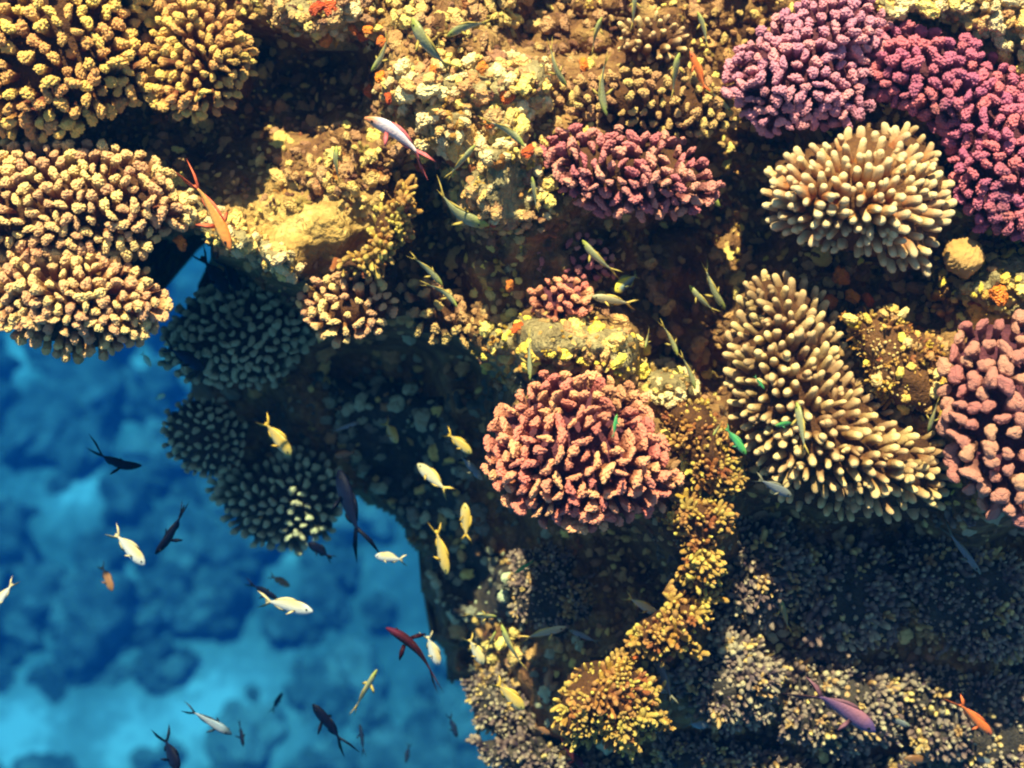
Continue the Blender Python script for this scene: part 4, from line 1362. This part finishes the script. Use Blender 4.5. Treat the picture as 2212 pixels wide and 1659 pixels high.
fish('black', (1205, 2120), (1308, 2190), 'small and plump below the black green coral', BK, z=-.4, fat=1.05, lyre=.3, roll=55)
fish('white', (1465, 2172), (1588, 2188), 'small, under the tail of the large dark lyre-tailed fish', WH, z=-.28, fat=1.0)
fish('brown', (1305, 1782), (1395, 1765), 'in the shade above the large dark lyre-tailed fish', BR, z=-.4, fat=.9)
fish('grey', (1405, 1648), (1285, 1690), 'slim, in the dark of the shaded wall', GR, z=-.4, fat=.5)
fish('white', (-40, 2395), (62, 2262), 'entering open water below the curled dark fish', WH, z=-.2, fat=.6)
fish('silver', (905, 2868), (722, 2762), 'over the pale sand of the deep', ('blue silver fish', 'silver_fish', None), z=-.3, fat=.95)
fish('black', (695, 3010), (630, 2850), 'with spread forked tail over the pale sand', BK, z=-.3, fat=1.2, roll=55)
fish('black', (950, 2915), (932, 2805), 'thin, right of the blue silver fish', BK, z=-.5, fat=.7, lyre=.1)
fish('black', (1085, 2340), (955, 2268), 'hidden half behind the white fish', BK, z=-.4, fat=.7, lyre=.6)
fish('white', (1222, 2388), (1010, 2340), 'swimming level in front of a dark fish', WH, z=-.24, fat=.8)
fish('brown', (1132, 2290), (1050, 2245), 'faint, above the level white fish', BR, z=-.7, fat=.9)
fish('red', (1520, 2440), (1730, 2672), 'with bent tail at the rim of the blue water', RD, z=-.24, bend=-.5, fat=.95)
fish('white', (1712, 2600), (1664, 2468), 'right of the dark red fish', WH, z=-.28, fat=1.0)
fish('pale', (1888, 2595), (1825, 2482), 'on the dark corner of the wall, right of the dark red fish', PA, z=-.26, fat=1.1)
fish('chromis', (1472, 2615), (1372, 2795), 'with yellow green head below the dark red fish', CH, z=-.3, fat=.6)
fish('black', (1222, 2750), (1365, 2935), 'with pale flank patch low in the blue water', BK, z=-.3, fat=.75, roll=45)
fish('blue', (1405, 2828), (1422, 2955), 'thin, right of the dark fish with the pale flank', BK, z=-.5, fat=.5)
fish('blue', (1102, 2705), (1058, 2785), 'small and faint, above the dark fish with the pale flank', BK, z=-.8, fat=.7)
fish('blue', (1785, 2880), (1752, 2785), 'faint, near the dark blue tipped coral', BK, z=-.6, fat=.8)
fish('blue', (1585, 2980), (1600, 2900), 'faint and tiny, low in the blue water', BK, z=-.8, fat=.7)
# the lower slope
fish('chromis', (1940, 2408), (1808, 2400), 'level against the dark wall above the grey green lumps', CH, z=-.2, fat=.8)
fish('chromis', (1955, 2442), (2052, 2625), 'slanting past the grey green lumps', CH, z=-.2, fat=.75, bend=.2)
fish('chromis', (1936, 2465), (1895, 2555), 'small and dark beside the grey green lumps', CH, z=-.28, fat=.8)
fish('yellow', (2047, 2772), (1928, 2655), 'over the dark blue tipped coral', YE, z=-.2, fat=1.0)
fish('pale', (2212, 2448), (2028, 2498), 'level below the dark branching coral', PA, z=-.2, fat=.65, roll=40)
fish('grey', (2225, 2462), (2350, 2515), 'nose to nose with the level pale fish', GR, z=-.24, fat=.65)
fish('pale', (2572, 2402), (2438, 2325), 'left of the orange tufted coral', PA, z=-.14, fat=.75, roll=40)
fish('grey', (2562, 2570), (2635, 2760), 'between the orange tufted coral and the round yellow one', GR, z=-.1, fat=.65)
fish('grey', (2605, 2705), (2505, 2662), 'right of the round yellow tufted coral', GR, z=-.1, fat=.95)
fish('grey', (2565, 2865), (2475, 2800), 'below the round yellow tufted coral', GR, z=-.14, fat=.8)
fish('grey', (2765, 2835), (2680, 2825), 'round and dull on the dim branching coral', GR, z=-.2, fat=1.3)
fish('brown', (2148, 2868), (2082, 2832), 'small reddish, at the foot of the dark blue tipped coral', BR, z=-.3, fat=1.0)
fish('red', (2280, 2995), (2185, 2905), 'stout, in the blue below the round yellow tufted coral', RD, z=-.28, fat=1.4, roll=45)
fish('black', (2648, 2998), (2598, 2950), 'small, at the foot of the slope', BK, z=-.3, fat=1.2, lyre=.4)
fish('chromis', (3046, 2335), (3084, 2475), 'upright over the dark branching coral straight below the finger coral', CH, z=-.2, fat=.85)
fish('violet', (3418, 2852), (3125, 2675), 'with trailing lyre tail on the lower slope', ('violet and orange fish', 'lyretail_fish', None), z=-.18, bend=.25, fat=.85)
fish('orange', (3872, 2872), (3728, 2728), 'on the lower slope right of the violet fish', ('small vivid orange fish', 'orange_fish', None), z=-.2, fat=.85)
fish('brown', (3530, 2962), (3645, 2978), 'at the foot of the slope below the violet fish', ('reddish brown fish', 'brown_fish', None), z=-.3, fat=1.0)
fish('grey', (3555, 2835), (3440, 2798), 'right of the violet fish', GR, z=-.28, fat=.9)
fish('grey', (3880, 2985), (3780, 2950), 'below the small vivid orange fish', GR, z=-.28, fat=.9)
fish('grey', (3092, 1938), (2945, 1862), 'at the left flank of the big brown finger coral', GR, z=.08, fat=.85)
fish('grey', (3830, 2242), (3680, 2045), 'thin, with forked tail in the shade under the mauve lobed coral', GR, z=-.1, fat=.4, lyre=1.2)
fish('chromis', (3112, 1570), (3148, 1785), 'over the top of the big brown finger coral', CH, z=.17, fat=.75)
fish('chromis', (3625, 1685), (3668, 1550), 'between the tangled yellow patch and the mauve lobed coral', CH, z=.14, fat=.85)
fish('green', (2914, 1775), (2828, 1662), 'between the yellow tufts and the big brown finger coral', GN, z=.1, fat=1.1)
fish('green', (2410, 1618), (2394, 1715), 'over the pink orange ridged coral', GN, z=.2, fat=.9)
fish('green', (2012, 2238), (2090, 2186), 'left of the dark coral below the ridged coral', GN, z=-.15, fat=.8)
fish('green', (3028, 1662), (3108, 1650), 'level on the big brown finger coral', GN, z=.15, fat=.9)
fish('green', (2985, 1520), (2945, 1465), 'at the bottom of the tan finger coral', GN, z=.15, fat=.8)
fish('chromis', (2785, 1700), (2822, 1645), 'tiny, over the yellow orange tufts', CH, z=.06, fat=.8)

# ------------------------------------------------------------------ the water: even blue haze round everything
hm = bpy.data.materials.new('sea water')
hm.use_nodes = True
hn = hm.node_tree.nodes
hn.clear()
ho = hn.new('ShaderNodeOutputMaterial')
pv = hn.new('ShaderNodeVolumePrincipled')
pv.inputs['Color'].default_value = (0.001, 0.045, 0.15, 1)
pv.inputs['Absorption Color'].default_value = (0.0, 0.47, 0.95, 1)
pv.inputs['Density'].default_value = 0.072
pv.inputs['Anisotropy'].default_value = 0.2
hm.node_tree.links.new(pv.outputs[0], ho.inputs['Volume'])
bm = bmesh.new()
bmesh.ops.create_cube(bm, size=1)
me = bpy.data.meshes.new('haze')
bm.to_mesh(me)
bm.free()
haze = put('haze', me, hm)
top = cam.location.z + 0.25
bot = SEA_Z - 1.6
haze.scale = (74, 74, top - bot)
haze.location = (0, 12, (top + bot) / 2)
haze['kind'] = 'stuff'
